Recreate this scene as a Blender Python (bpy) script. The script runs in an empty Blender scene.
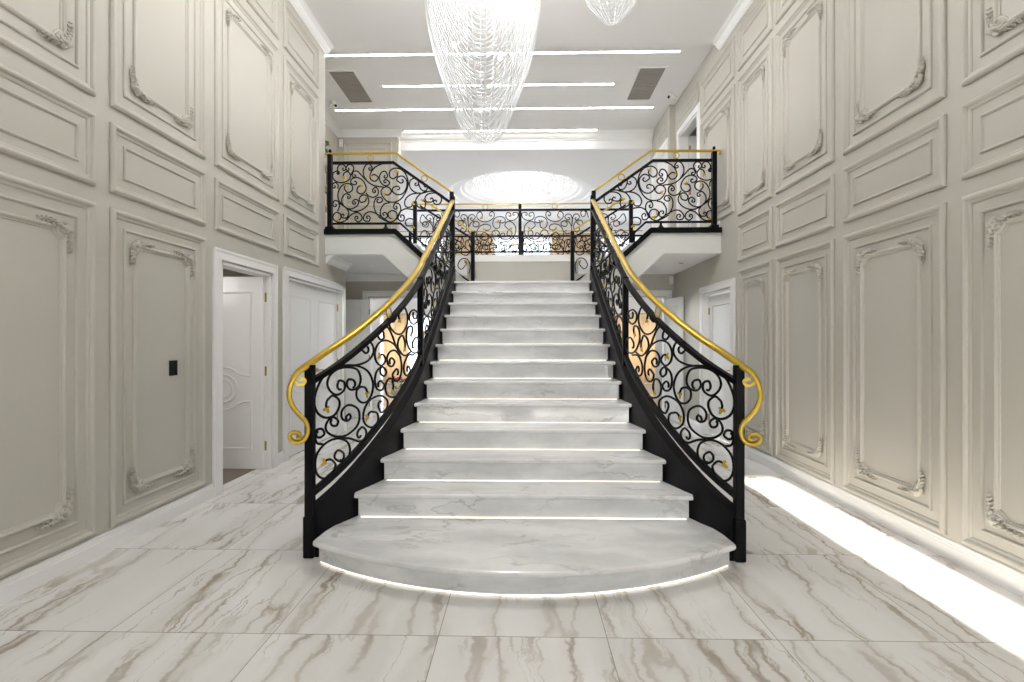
import bpy, math, random
from mathutils import Vector, Matrix
random.seed(7)
PI = math.pi
SC = bpy.context.scene
COL = SC.collection
# ------------------------------------------------------------------ main measurements (metres)
XL, XR = -2.76, 2.73          # faces of the long side walls
ZC, ZG = 5.52, 5.62           # ceiling of the hall, ceiling of the gallery
ZF = 2.95                     # upper floor
NR, RISE, GO, Y2 = 13, 0.17, 0.3063, 3.416
ZL = NR * RISE                # half landing
YB = 6.95                     # plane of the balcony fronts
YG = 9.05                     # gallery edge behind the landing

# ------------------------------------------------------------------ mesh builder
class MB:
    def __init__(s):
        s.v, s.f = [], []
    def add(s, vs, fs):
        n = len(s.v)
        s.v.extend([tuple(p) for p in vs])
        s.f.extend([tuple(i + n for i in f) for f in fs])
        return s
    def box(s, x0, x1, y0, y1, z0, z1):
        return s.add([(x0,y0,z0),(x1,y0,z0),(x1,y1,z0),(x0,y1,z0),(x0,y0,z1),(x1,y0,z1),(x1,y1,z1),(x0,y1,z1)],
                     [(0,3,2,1),(4,5,6,7),(0,1,5,4),(1,2,6,5),(2,3,7,6),(3,0,4,7)])
    def obox(s, c, ax, ay, az, hx, hy, hz):
        c, ax, ay, az = Vector(c), Vector(ax), Vector(ay), Vector(az)
        vs = [c + ax*hx*a + ay*hy*b + az*hz*d for d in (-1,1) for a,b in ((-1,-1),(1,-1),(1,1),(-1,1))]
        return s.add(vs, [(0,3,2,1),(4,5,6,7),(0,1,5,4),(1,2,6,5),(2,3,7,6),(3,0,4,7)])
    def prism(s, poly, fn, a, b):
        """poly of 2D points extruded from a to b; fn(u,v,w)->xyz"""
        n = len(poly)
        vs = [fn(u,v,a) for u,v in poly] + [fn(u,v,b) for u,v in poly]
        fs = [tuple(range(n))[::-1], tuple(range(n, 2*n))]
        fs += [(i, (i+1) % n, n+(i+1) % n, n+i) for i in range(n)]
        return s.add(vs, fs)
    def strip(s, rings, closed_ring=True, caps=True, loop=False):
        n = len(rings[0]); m = len(rings)
        vs = [p for r in rings for p in r]; fs = []
        for i in range(m if loop else m-1):
            i2 = (i+1) % m
            for j in range(n if closed_ring else n-1):
                k = (j+1) % n
                fs.append((i*n+j, i*n+k, i2*n+k, i2*n+j))
        if caps and not loop and closed_ring:
            fs.append(tuple(range(n))[::-1]); fs.append(tuple(range((m-1)*n, m*n)))
        return s.add(vs, fs)
    def tube(s, path, r, n=6, loop=False):
        P = [Vector(p) for p in path]; m = len(P)
        rr = r if isinstance(r, (list, tuple)) else [r]*m
        T = []
        for i in range(m):
            a = P[(i-1) % m] if (loop or i > 0) else P[i]
            b = P[(i+1) % m] if (loop or i < m-1) else P[i]
            t = b-a
            T.append(t.normalized() if t.length > 1e-9 else Vector((0,0,1)))
        up = Vector((0,0,1)) if abs(T[0].z) < .9 else Vector((1,0,0))
        nrm = (up - T[0]*up.dot(T[0])).normalized()
        rings = []
        for i in range(m):
            nrm = nrm - T[i]*nrm.dot(T[i])
            nrm = nrm.normalized() if nrm.length > 1e-6 else T[i].orthogonal().normalized()
            b = T[i].cross(nrm)
            rings.append([P[i] + (nrm*math.cos(2*PI*k/n) + b*math.sin(2*PI*k/n))*rr[i] for k in range(n)])
        return s.strip(rings, loop=loop)
    def sweep(s, path, sides, prof, scales=None):
        """profile (side, up) swept; sides = horizontal side vector per point"""
        P = [Vector(p) for p in path]; m = len(P); rings = []
        for i in range(m):
            t = (P[min(i+1, m-1)] - P[max(i-1, 0)]).normalized()
            sd = Vector(sides[i]); sd = (sd - t*sd.dot(t)).normalized()
            up = sd.cross(t).normalized()
            k = scales[i] if scales else (1, 1)
            rings.append([P[i] + sd*a*k[0] + up*b*k[1] for a, b in prof])
        return s.strip(rings)
    def ball(s, c, rx, ry, rz, nu=8, nv=6, M=None):
        c = Vector(c); rings = []
        for j in range(1, nv):
            th = PI*j/nv
            rings.append([(rx*math.sin(th)*math.cos(2*PI*i/nu), ry*math.sin(th)*math.sin(2*PI*i/nu), rz*math.cos(th)) for i in range(nu)])
        vs = [(0,0,rz)] + [p for r in rings for p in r] + [(0,0,-rz)]
        L = len(vs)-1
        fs = [(0, 1+i, 1+(i+1) % nu) for i in range(nu)]
        for j in range(nv-2):
            for i in range(nu):
                a = 1+j*nu
                fs.append((a+i, a+nu+i, a+nu+(i+1) % nu, a+(i+1) % nu))
        a = 1+(nv-2)*nu
        fs += [(a+i, L, a+(i+1) % nu) for i in range(nu)]
        vs = [(M @ Vector(p) if M else Vector(p)) + c for p in vs]
        return s.add(vs, fs)
    def lathe(s, prof, c=(0,0,0), n=24):
        c = Vector(c)
        rings = [[c + Vector((r*math.cos(2*PI*i/n), r*math.sin(2*PI*i/n), z)) for i in range(n)] for r, z in prof]
        return s.strip(rings)
    def torus(s, c, ax, ay, R, r, n=20, k=6):
        c, ax, ay = Vector(c), Vector(ax), Vector(ay)
        return s.tube([c + ax*R*math.cos(2*PI*i/n) + ay*R*math.sin(2*PI*i/n) for i in range(n)], r, k, loop=True)
    def build(s, name, mat, parent=None, smooth=False, bevel=0, mesh_only=False):
        me = bpy.data.meshes.new(name)
        me.from_pydata(s.v, [], s.f); me.update()
        import bmesh
        bm = bmesh.new(); bm.from_mesh(me)
        bmesh.ops.recalc_face_normals(bm, faces=bm.faces)
        bm.to_mesh(me); bm.free()
        me.materials.append(mat)
        if smooth:
            me.shade_smooth() if hasattr(me, 'shade_smooth') else [setattr(p, 'use_smooth', True) for p in me.polygons]
        if mesh_only: return me
        o = bpy.data.objects.new(name, me); COL.objects.link(o)
        if parent: o.parent = parent
        if bevel:
            b = o.modifiers.new('bevel', 'BEVEL'); b.width = bevel; b.segments = 2; b.limit_method = 'ANGLE'; b.angle_limit = math.radians(40)
        return o

def tag(o, label=None, cat=None, group=None, kind=None):
    if label: o['label'] = label
    if cat: o['category'] = cat
    if group: o['group'] = group
    if kind: o['kind'] = kind
    return o
def empty(name, loc=(0,0,0), rz=0):
    o = bpy.data.objects.new(name, None); COL.objects.link(o); o.location = loc; o.rotation_euler = (0,0,rz); return o
def thing(name, label, cat, loc=(0,0,0), rz=0, group=None):
    return tag(empty(name, loc, rz), label, cat, group)
def struct(o, label=None):
    o['kind'] = 'structure'
    if label: o['label'] = label
    return o
def place(name, me, parent, loc=(0,0,0), rot=(0,0,0), scale=(1,1,1)):
    o = bpy.data.objects.new(name, me); COL.objects.link(o); o.parent = parent
    o.location = loc; o.rotation_euler = rot; o.scale = scale
    return o

def pchip(xs, ys):
    n = len(xs); h = [xs[i+1]-xs[i] for i in range(n-1)]; d = [(ys[i+1]-ys[i])/h[i] for i in range(n-1)]
    m = [0]*n; m[0] = d[0]; m[-1] = d[-1]
    for i in range(1, n-1):
        m[i] = 0 if d[i-1]*d[i] <= 0 else 2*d[i-1]*d[i]/(d[i-1]+d[i])
    def f(x):
        i = 0
        while i < n-2 and x > xs[i+1]: i += 1
        t = (x-xs[i])/h[i]
        if t < 0: return ys[0] + m[0]*(x-xs[0])
        if t > 1: return ys[-1]
        return (1+2*t)*(1-t)**2*ys[i]+t*(1-t)**2*h[i]*m[i]+t*t*(3-2*t)*ys[i+1]+t*t*(t-1)*h[i]*m[i+1]
    return f
def catmull(P, n=6):
    """centripetal-ish Catmull-Rom through 2D/3D tuples"""
    D = len(P[0]); Q = [tuple(2*P[0][k]-P[1][k] for k in range(D))] + list(P) + [tuple(2*P[-1][k]-P[-2][k] for k in range(D))]
    out = []
    for i in range(1, len(Q)-2):
        for j in range(n):
            t = j/n
            out.append(tuple(.5*(2*Q[i][k] + (Q[i+1][k]-Q[i-1][k])*t + (2*Q[i-1][k]-5*Q[i][k]+4*Q[i+1][k]-Q[i+2][k])*t*t
                             + (3*Q[i][k]-Q[i-1][k]-3*Q[i+1][k]+Q[i+2][k])*t**3) for k in range(D)))
    out.append(tuple(P[-1]))
    return out

# ------------------------------------------------------------------ materials
def new_mat(name):
    m = bpy.data.materials.new(name); m.use_nodes = True
    nt = m.node_tree; b = nt.nodes['Principled BSDF']
    return m, nt, b
def plain(name, col, rough=.5, metal=0, spec=.5, noise=0, nscale=30, bump=0):
    m, nt, b = new_mat(name)
    b.inputs['Base Color'].default_value = (*col, 1); b.inputs['Roughness'].default_value = rough
    b.inputs['Metallic'].default_value = metal; b.inputs['Specular IOR Level'].default_value = spec
    N, L = nt.nodes, nt.links
    if noise or bump:
        tc = N.new('ShaderNodeTexCoord'); nz = N.new('ShaderNodeTexNoise'); nz.inputs['Scale'].default_value = nscale
        nz.inputs['Detail'].default_value = 5
        L.new(tc.outputs['Object'], nz.inputs['Vector'])
        if noise:
            r = N.new('ShaderNodeValToRGB')
            r.color_ramp.elements[0].color = (*[c*(1-noise) for c in col], 1); r.color_ramp.elements[1].color = (*[min(1, c*(1+noise)) for c in col], 1)
            L.new(nz.outputs['Fac'], r.inputs['Fac']); L.new(r.outputs['Color'], b.inputs['Base Color'])
        if bump:
            bp = N.new('ShaderNodeBump'); bp.inputs['Strength'].default_value = bump; bp.inputs['Distance'].default_value = .01
            L.new(nz.outputs['Fac'], bp.inputs['Height']); L.new(bp.outputs['Normal'], b.inputs['Normal'])
    return m
def emit(name, col, s):
    m, nt, b = new_mat(name)
    b.inputs['Base Color'].default_value = (*col, 1)
    b.inputs['Emission Color'].default_value = (*col, 1); b.inputs['Emission Strength'].default_value = s
    return m
def math_node(nt, op, a, b=None, clamp=False):
    n = nt.nodes.new('ShaderNodeMath'); n.operation = op; n.use_clamp = clamp
    for i, v in enumerate((a, b)):
        if v is None: continue
        if isinstance(v, (int, float)): n.inputs[i].default_value = v
        else: nt.links.new(v, n.inputs[i])
    return n.outputs[0]
def ridge(nt, vec, scale, detail, rough, width, dist=0):
    """thin veins where the noise crosses its middle value"""
    n = nt.nodes.new('ShaderNodeTexNoise'); n.inputs['Scale'].default_value = scale; n.inputs['Detail'].default_value = detail
    n.inputs['Roughness'].default_value = rough; n.inputs['Distortion'].default_value = dist
    nt.links.new(vec, n.inputs['Vector'])
    d = math_node(nt, 'ABSOLUTE', math_node(nt, 'SUBTRACT', n.outputs['Fac'], .5))
    mr = nt.nodes.new('ShaderNodeMapRange'); mr.interpolation_type = 'SMOOTHSTEP'
    mr.inputs['From Min'].default_value = 0; mr.inputs['From Max'].default_value = width
    mr.inputs['To Min'].default_value = 1; mr.inputs['To Max'].default_value = 0
    nt.links.new(d, mr.inputs['Value'])
    return mr.outputs[0]
def mixc(nt, fac, a, b):
    n = nt.nodes.new('ShaderNodeMix'); n.data_type = 'RGBA'
    if isinstance(fac, (int, float)): n.inputs['Factor'].default_value = fac
    else: nt.links.new(fac, n.inputs['Factor'])
    for sock, v in ((n.inputs[6], a), (n.inputs[7], b)):
        if isinstance(v, tuple): sock.default_value = (*v, 1)
        else: nt.links.new(v, sock)
    return n.outputs[2]

def floor_marble():
    m, nt, b = new_mat('polished_floor_marble'); N, L = nt.nodes, nt.links
    geo = N.new('ShaderNodeNewGeometry'); sep = N.new('ShaderNodeSeparateXYZ'); L.new(geo.outputs['Position'], sep.inputs[0])
    TX, TY = .793, .945
    u = math_node(nt, 'DIVIDE', math_node(nt, 'ADD', sep.outputs[0], .3965+10*TX), TX)
    v = math_node(nt, 'DIVIDE', math_node(nt, 'ADD', sep.outputs[1], 10*TY-2.355), TY)
    cu, cv = math_node(nt, 'FLOOR', u), math_node(nt, 'FLOOR', v)
    fu, fv = math_node(nt, 'FRACT', u), math_node(nt, 'FRACT', v)
    def edge(f, size, w):
        d = math_node(nt, 'MULTIPLY', math_node(nt, 'MINIMUM', f, math_node(nt, 'SUBTRACT', 1, f)), size)
        return math_node(nt, 'LESS_THAN', d, w)
    grout = math_node(nt, 'MAXIMUM', edge(fu, TX, .0022), edge(fv, TY, .0026))
    cid = N.new('ShaderNodeCombineXYZ'); L.new(cu, cid.inputs[0]); L.new(cv, cid.inputs[1])
    wn = N.new('ShaderNodeTexWhiteNoise'); wn.noise_dimensions = '2D'; L.new(cid.outputs[0], wn.inputs['Vector'])
    off = N.new('ShaderNodeVectorMath'); off.operation = 'SCALE'; off.inputs['Scale'].default_value = 17; L.new(wn.outputs['Color'], off.inputs[0])
    # wander of the veins
    wob = N.new('ShaderNodeTexNoise'); wob.inputs['Scale'].default_value = 5; wob.inputs['Detail'].default_value = 6; wob.inputs['Roughness'].default_value = .6
    pos = N.new('ShaderNodeVectorMath'); pos.operation = 'ADD'; L.new(geo.outputs['Position'], pos.inputs[0]); L.new(off.outputs[0], pos.inputs[1])
    L.new(pos.outputs[0], wob.inputs['Vector'])
    mp = N.new('ShaderNodeMapping'); mp.inputs['Rotation'].default_value = (0, 0, math.radians(7)); mp.inputs['Scale'].default_value = (1, .10, 1)
    L.new(pos.outputs[0], mp.inputs['Vector'])
    ws = N.new('ShaderNodeVectorMath'); ws.operation = 'MULTIPLY_ADD'; L.new(wob.outputs['Color'], ws.inputs[0])
    ws.inputs[1].default_value = (.16, .05, 0); L.new(mp.outputs[0], ws.inputs[2])
    v1 = ridge(nt, ws.outputs[0], 3.3, 2.5, .5, .022)
    v2 = ridge(nt, ws.outputs[0], 6.5, 4, .55, .02)
    soft = ridge(nt, ws.outputs[0], 3.3, 2.5, .5, .12)
    cl = N.new('ShaderNodeTexNoise'); cl.inputs['Scale'].default_value = 2.2; cl.inputs['Detail'].default_value = 6; L.new(ws.outputs[0], cl.inputs['Vector'])
    pat = N.new('ShaderNodeTexNoise'); pat.inputs['Scale'].default_value = 1.6; L.new(pos.outputs[0], pat.inputs['Vector'])
    vm = N.new('ShaderNodeMapRange'); vm.inputs['From Min'].default_value = .38; vm.inputs['From Max'].default_value = .62; L.new(pat.outputs['Fac'], vm.inputs['Value'])
    base = mixc(nt, cl.outputs['Fac'], (.86,.855,.845), (.72,.71,.695))
    c = mixc(nt, math_node(nt, 'MULTIPLY', soft, .27), base, (.50,.465,.42))
    c = mixc(nt, math_node(nt, 'MULTIPLY', v2, math_node(nt, 'MULTIPLY', vm.outputs[0], .75)), c, (.40,.355,.30))
    c = mixc(nt, math_node(nt, 'MULTIPLY', v1, math_node(nt, 'ADD', math_node(nt, 'MULTIPLY', vm.outputs[0], .45), .35)), c, (.31,.25,.185))
    c = mixc(nt, math_node(nt, 'MULTIPLY', grout, .75), c, (.22,.21,.20))
    L.new(c, b.inputs['Base Color'])
    b.inputs['Roughness'].default_value = .07; b.inputs['Specular IOR Level'].default_value = .5
    return m
def stair_marble():
    m, nt, b = new_mat('white_stair_marble'); N, L = nt.nodes, nt.links
    tc = N.new('ShaderNodeNewGeometry')
    mp = N.new('ShaderNodeMapping'); mp.inputs['Rotation'].default_value = (.3, math.radians(25), math.radians(28)); mp.inputs['Scale'].default_value = (.55, 1.6, 2.2)
    L.new(tc.outputs['Position'], mp.inputs['Vector'])
    wob = N.new('ShaderNodeTexNoise'); wob.inputs['Scale'].default_value = 4; wob.inputs['Detail'].default_value = 6; L.new(tc.outputs['Position'], wob.inputs['Vector'])
    ws = N.new('ShaderNodeVectorMath'); ws.operation = 'MULTIPLY_ADD'; L.new(wob.outputs['Color'], ws.inputs[0]); ws.inputs[1].default_value = (.3,.3,.3); L.new(mp.outputs[0], ws.inputs[2])
    cl = N.new('ShaderNodeTexNoise'); cl.inputs['Scale'].default_value = 3; cl.inputs['Detail'].default_value = 8; L.new(ws.outputs[0], cl.inputs['Vector'])
    r = N.new('ShaderNodeValToRGB'); r.color_ramp.elements[0].position = .35; r.color_ramp.elements[1].position = .62
    r.color_ramp.elements[0].color = (.65,.655,.66,1); r.color_ramp.elements[1].color = (.84,.84,.845,1); L.new(cl.outputs['Fac'], r.inputs['Fac'])
    v1 = ridge(nt, ws.outputs[0], 1.7, 5, .55, .02)
    pt = N.new('ShaderNodeTexNoise'); pt.inputs['Scale'].default_value = 1.9; L.new(tc.outputs['Position'], pt.inputs['Vector'])
    vm = N.new('ShaderNodeMapRange'); vm.inputs['From Min'].default_value = .45; vm.inputs['From Max'].default_value = .65; L.new(pt.outputs['Fac'], vm.inputs['Value'])
    c = mixc(nt, math_node(nt, 'MULTIPLY', v1, math_node(nt, 'MULTIPLY', vm.outputs[0], .55)), r.outputs['Color'], (.38,.37,.355))
    L.new(c, b.inputs['Base Color']); b.inputs['Roughness'].default_value = .1
    return m
def bead_mat():
    m, nt, b = new_mat('white_glass_beads'); N, L = nt.nodes, nt.links
    b.inputs['Base Color'].default_value = (.90,.91,.92,1); b.inputs['Roughness'].default_value = .3
    tr = N.new('ShaderNodeBsdfTranslucent'); tr.inputs['Color'].default_value = (.95,.96,.97,1)
    mx = N.new('ShaderNodeMixShader'); mx.inputs[0].default_value = .45
    L.new(b.outputs[0], mx.inputs[1]); L.new(tr.outputs[0], mx.inputs[2]); L.new(mx.outputs[0], N['Material Output'].inputs['Surface'])
    return m
def pane_mat():
    m, nt, b = new_mat('clear_window_glass'); N, L = nt.nodes, nt.links
    t = N.new('ShaderNodeBsdfTransparent'); g = N.new('ShaderNodeBsdfGlossy'); g.inputs['Roughness'].default_value = .02
    mx = N.new('ShaderNodeMixShader'); mx.inputs[0].default_value = .06
    L.new(t.outputs[0], mx.inputs[1]); L.new(g.outputs[0], mx.inputs[2]); L.new(mx.outputs[0], N['Material Output'].inputs['Surface'])
    return m
def cloth_mat():
    m = plain('tan_curtain_cloth', (.86,.71,.52), .8, noise=.05, nscale=6); nt = m.node_tree; N, L = nt.nodes, nt.links
    t = N.new('ShaderNodeBsdfTranslucent'); t.inputs['Color'].default_value = (.92,.78,.58,1)
    mx = N.new('ShaderNodeMixShader'); mx.inputs[0].default_value = .4
    L.new(N['Principled BSDF'].outputs[0], mx.inputs[1]); L.new(t.outputs[0], mx.inputs[2]); L.new(mx.outputs[0], N['Material Output'].inputs['Surface'])
    return m
def diffuser_mat(name, tv):
    m, nt, b = new_mat(name); N, L = nt.nodes, nt.links
    t = N.new('ShaderNodeBsdfTranslucent'); t.inputs['Color'].default_value = (tv,tv,tv,1)
    d = N.new('ShaderNodeBsdfDiffuse'); d.inputs['Color'].default_value = (.8,.8,.8,1)
    mx = N.new('ShaderNodeMixShader'); mx.inputs[0].default_value = .25
    L.new(t.outputs[0], mx.inputs[1]); L.new(d.outputs[0], mx.inputs[2]); L.new(mx.outputs[0], N['Material Output'].inputs['Surface'])
    return m
M = dict(sun_diffuser=diffuser_mat('white_sun_diffuser', .35), far_diffuser=diffuser_mat('thin_white_diffuser', .85),  # sheets added over the windows to tame and spread the daylight
    floor=floor_marble(), stair=stair_marble(), bead=bead_mat(), pane=pane_mat(),
    wall=plain('greige_satin_wall_paint', (.495,.475,.425), .5, noise=.02, nscale=1.5),
    gwall=plain('grey_green_stringer_paint', (.66,.67,.645), .5),
    white=plain('white_gloss_trim_paint', (.87,.87,.865), .3),
    ceil=plain('matt_ceiling_white', (.87,.865,.865), .8),
    iron=plain('black_wrought_iron', (.004,.004,.005), .42, spec=.12, noise=.3, nscale=60),
    stringer=plain('black_satin_stringer_paint', (.006,.006,.008), .48, spec=.15),
    gold=plain('brushed_gold_leaf', (.56,.39,.06), .32, metal=.85, noise=.12, nscale=40),
    brass=plain('aged_brass', (.42,.30,.14), .35, metal=1),
    led=emit('warm_white_led_diffuser', (1,.97,.93), 14), led2=emit('warm_step_led', (1,.93,.84), .8),
    bulb=emit('lamp_glow', (1,.97,.93), 14), crystal=emit('lit_crystal', (1,1,1), .1),
    carpet=plain('brown_grey_carpet', (.20,.165,.14), .95, noise=.25, nscale=220, bump=.4),
    curtain=cloth_mat(),
    wood=plain('mid_brown_wood', (.36,.22,.12), .5, noise=.2, nscale=9), oak=plain('pale_oak_shelf', (.55,.43,.31), .5, noise=.1, nscale=9),
    black=plain('black_glass_plate', (.006,.006,.007), .15), grille=plain('grey_return_air_mesh', (.30,.275,.25), .7, noise=.15, nscale=300),
    leaf=plain('green_leaf', (.07,.15,.04), .5, noise=.3, nscale=20), red=plain('red_petal', (.60,.05,.03), .5), pot=plain('glazed_pot', (.55,.52,.48), .3),
    pale=plain('pale_blue_lacquer', (.55,.66,.76), .25), plastic=plain('white_plastic', (.78,.77,.75), .4),
    brown=plain('brown_ceiling_board', (.30,.18,.09), .7), book=plain('dark_book_cloth', (.10,.09,.09), .7))
POW1, POW2, POW3, POW4, POW5 = 28, 20, 25, 36, 13     # lamp powers (W); the last is an added fill without a fixture
SKY, SUN, EXPO = 8.2, 34.0, 0.86

# ================================================================== ROOM SHELL
def wall_mb(mb, axis, a0, a1, u0, u1, z0, z1, holes=()):
    """wall slab between planes a0..a1 on 'axis', spanning u0..u1 and z0..z1 with rectangular holes"""
    us = sorted({u0, u1, *[h[0] for h in holes], *[h[1] for h in holes]}); us = [u for u in us if u0 <= u <= u1]
    zs = sorted({z0, z1, *[h[2] for h in holes], *[h[3] for h in holes]}); zs = [z for z in zs if z0 <= z <= z1]
    for i in range(len(us)-1):
        runs = []
        for j in range(len(zs)-1):
            cu, cz = (us[i]+us[i+1])/2, (zs[j]+zs[j+1])/2
            if any(h[0] < cu < h[1] and h[2] < cz < h[3] for h in holes): continue
            if runs and abs(runs[-1][1]-zs[j]) < 1e-6: runs[-1][1] = zs[j+1]
            else: runs.append([zs[j], zs[j+1]])
        for za, zb in runs:
            if axis == 'x': mb.box(a0, a1, us[i], us[i+1], za, zb)
            else: mb.box(us[i], us[i+1], a0, a1, za, zb)
    return mb
def wall(name, mat, axis, a0, a1, u0, u1, z0, z1, holes=(), label=None):
    return struct(wall_mb(MB(), axis, a0, a1, u0, u1, z0, z1, holes).build(name, mat), label)

D1 = (4.506, 5.43, 0, 2.12)       # left door ajar
D2 = (5.81, 7.50, 0, 2.14)        # left double door
D3 = (6.58, 7.60, 0, 2.09)        # right door
D4 = (7.84, 8.73, ZF, 4.95)       # right door upstairs
D5 = (9.20, 10.05, ZF, 4.95)

struct(MB().box(-5.6, 5.6, -3.4, 17.0, -.12, 0).build('floor', M['floor']), 'polished marble floor with long brown veins')
wl = wall('wall_left', M['wall'], 'x', XL-.14, XL, -3.2, 7.75, 0, ZC+.1, [D1, D2, (6.94, 7.76, 2.6, 9)], 'greige wall with raised panel mouldings')
wr = wall('wall_right', M['wall'], 'x', XR, XR+.14, -3.2, 9.34, 0, ZG+.1, [D3, D4], 'greige wall with raised panel mouldings')
# front wall behind the camera: glazed entrance with two side lights, windows above
FW = [(-1.15, 1.15, 0, 2.45), (2.20, 2.67, .06, 2.45), (-2.35, -1.45, .06, 2.45), (-2.2, -.1, 2.9, 5.1), (.1, 2.2, 2.9, 5.1)]
wall('wall_front', M['wall'], 'y', -3.34, -3.2, XL-.14, XR+.14, 0, ZG+.1, FW)
for i, h in enumerate(FW):
    f = MB()
    t = .035
    a, b, c, d = h
    f.box(a, a+t, -3.31, -3.23, c, d); f.box(b-t, b, -3.31, -3.23, c, d); f.box(a+t, b-t, -3.31, -3.23, d-t, d); f.box(a+t, b-t, -3.31, -3.23, c, c+t)
    if b-a > 1:
        n = 3
        for k in range(1, n): x = a+(b-a)*k/n; f.box(x-.02, x+.02, -3.30, -3.24, c+t, d-t)
        f.box(a+t, b-t, -3.30, -3.24, (c+d)/2-.02, (c+d)/2+.02)
    w = struct(f.build('window_%d' % (i+1), M['white']))
    MB().box(a+t, b-t, -3.272, -3.268, c+t, d-t).build('pane', M['pane'], w)
    if i != 1: MB().box(a+t, b-t, -3.225, -3.222, c+t, d-t).build('light_diffuser', M['sun_diffuser'], w)  # unseen sheet added to stop direct sun and turn it into soft fill
struct(MB().box(XL-.14, XR+.14, -3.34, 7.0, ZC, ZG+.06).build('ceiling', M['ceil']), 'white hall ceiling')
struct(MB().box(-3.9, XR+.14, 7.0, 10.34, ZG, ZG+.06).build('ceiling_gallery', M['ceil']), 'white gallery ceiling with light slots')
# gallery: alcove on the left, right hand wall beyond the hall
wall('wall_alcove_side', M['wall'], 'x', -3.87, -3.73, 6.95, 10.17, ZF, ZG)
wall('wall_alcove_front', M['wall'], 'y', 6.965, 7.05, -3.87, XL-.14, 2.6, ZG)
wab = wall('wall_alcove_back', M['wall'], 'y', 10.03, 10.17, -3.87, -2.52, ZF, ZG, label='narrow greige panelled wall at the back of the left gallery')
wgr = wall('wall_gallery_right', M['wall'], 'x', 2.63, XR+.14, 9.0, 10.34, ZF, ZG, [D5])
wgr2 = wall('wall_lower_right', M['wall'], 'x', XR, XR+.14, 9.34, 10.34, 0, ZF)
wall('wall_bulkhead', M['ceil'], 'y', 10.20, 10.34, -2.52, 2.63, 5.295, ZG)
# living hall beyond
DC = (-.045, 13.45)
def far_ceiling():
    mb = MB(); n = 64; R = 1.95; z = 5.3; x0, x1, y0, y1 = -5.2, 5.2, 10.335, 16.64
    out, ring = [], []
    for i in range(n):
        a = 2*PI*i/n; dx, dy = math.cos(a), math.sin(a)
        k = min((x1-DC[0])/dx if dx > 1e-9 else 1e9, (x0-DC[0])/dx if dx < -1e-9 else 1e9, (y1-DC[1])/dy if dy > 1e-9 else 1e9, (y0-DC[1])/dy if dy < -1e-9 else 1e9)
        out.append((DC[0]+dx*k, DC[1]+dy*k, z)); ring.append((dx, dy))
    def rg(r, zz): return [(DC[0]+dx*r, DC[1]+dy*r, zz) for dx, dy in ring]
    rings = [out, rg(R, z), rg(R-.03, z+.035), rg(R-.10, z+.05), rg(R-.12, z+.11), rg(R-.33, z+.12), rg(R-.36, z+.17), rg(R-.44, z+.18), rg(R-.47, z+.42), rg(R-.9, z+.60), rg(.3, z+.70)]
    mb.strip(rings, caps=False); mb.add(rings[-1], [tuple(range(n))])
    mb.box(x0, x1, y0, y1, z+.75, z+.8)
    return mb
struct(far_ceiling().build('ceiling_dome', M['ceil']), 'white ceiling with a round stepped dome recess')
FWN = [(-.95, .95, .3, 4.8), (-4.75, -3.0, .1, 2.25), (3.0, 4.75, .1, 2.25), (-4.6, -2.6, 2.75, 4.8), (2.6, 4.6, 2.75, 4.8)]
wall('wall_back', M['ceil'], 'y', 16.5, 16.64, -5.2, 5.2, 0, 6.0, FWN)
wall('wall_far_left', M['ceil'], 'x', -5.34, -5.2, 9.34, 16.64, 0, 6.0)
wall('wall_far_right', M['ceil'], 'x', 5.2, 5.34, 9.34, 16.64, 0, 6.0)
wall('wall_far_front', M['wall'], 'y', 10.20, 10.33, -5.2, -3.87, 0, 6.0)
wall('wall_far_return', M['wall'], 'y', 10.20, 10.33, XR+.14, 5.2, 0, 6.0)
for i, h in enumerate(FWN):
    f = MB(); t = .05; a, b, c, d = h
    f.box(a, a+t, 16.53, 16.6, c, d); f.box(b-t, b, 16.53, 16.6, c, d); f.box(a+t, b-t, 16.53, 16.6, d-t, d); f.box(a+t, b-t, 16.53, 16.6, c, c+t)
    f.box((a+b)/2-.025, (a+b)/2+.025, 16.53, 16.6, c+t, d-t)
    if d-c > 3: f.box(a+t, b-t, 16.53, 16.6, 2.4, 2.47)
    w = struct(f.build('window_%d' % (i+6), M['white']))
    MB().box(a+t, b-t, 16.562, 16.566, c+t, d-t).build('pane', M['pane'], w)
    MB().box(a+t, b-t, 16.515, 16.518, c+t, d-t).build('light_diffuser', M['far_diffuser'], w)  # sheet added to cut the brightness of the far windows
# upper floor slabs
def slab(name, boxes, mat, label=None):
    mb = MB()
    for b in boxes: mb.box(*b)
    return struct(mb.build(name, mat), label)
slab('floor_balcony_left', [(-3.87, -1.77, YB-.02, YG, 2.60, ZF)], M['gwall'], 'left balcony slab with pale soffit')
slab('floor_balcony_right', [(1.77, XR, YB-.02, YG, 2.60, ZF)], M['gwall'], 'right balcony slab with pale soffit')
slab('ceiling_under_balcony_left', [(-3.87, -1.95, YB+.02, YG, 2.594, 2.60)], M['ceil'])
slab('ceiling_under_balcony_right', [(1.95, XR, YB+.02, YG, 2.594, 2.60)], M['ceil'])
slab('floor_gallery', [(-3.87, XR, YG, 11.4, 2.82, ZF)], M['ceil'])
slab('ceiling_under_gallery', [(-4.3, XR, YG, 11.4, 2.60, 2.82)], M['ceil'])
slab('wall_landing_back', [(-1.0, 1.0, YG-.06, YG, 1.9, 2.82)], M['wall'], 'low greige wall across the back of the half landing')
slab('trim_landing', [(-1.0, 1.0, YG-.08, YG+.02, 2.82, ZF-.01)], M['white'])
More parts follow.
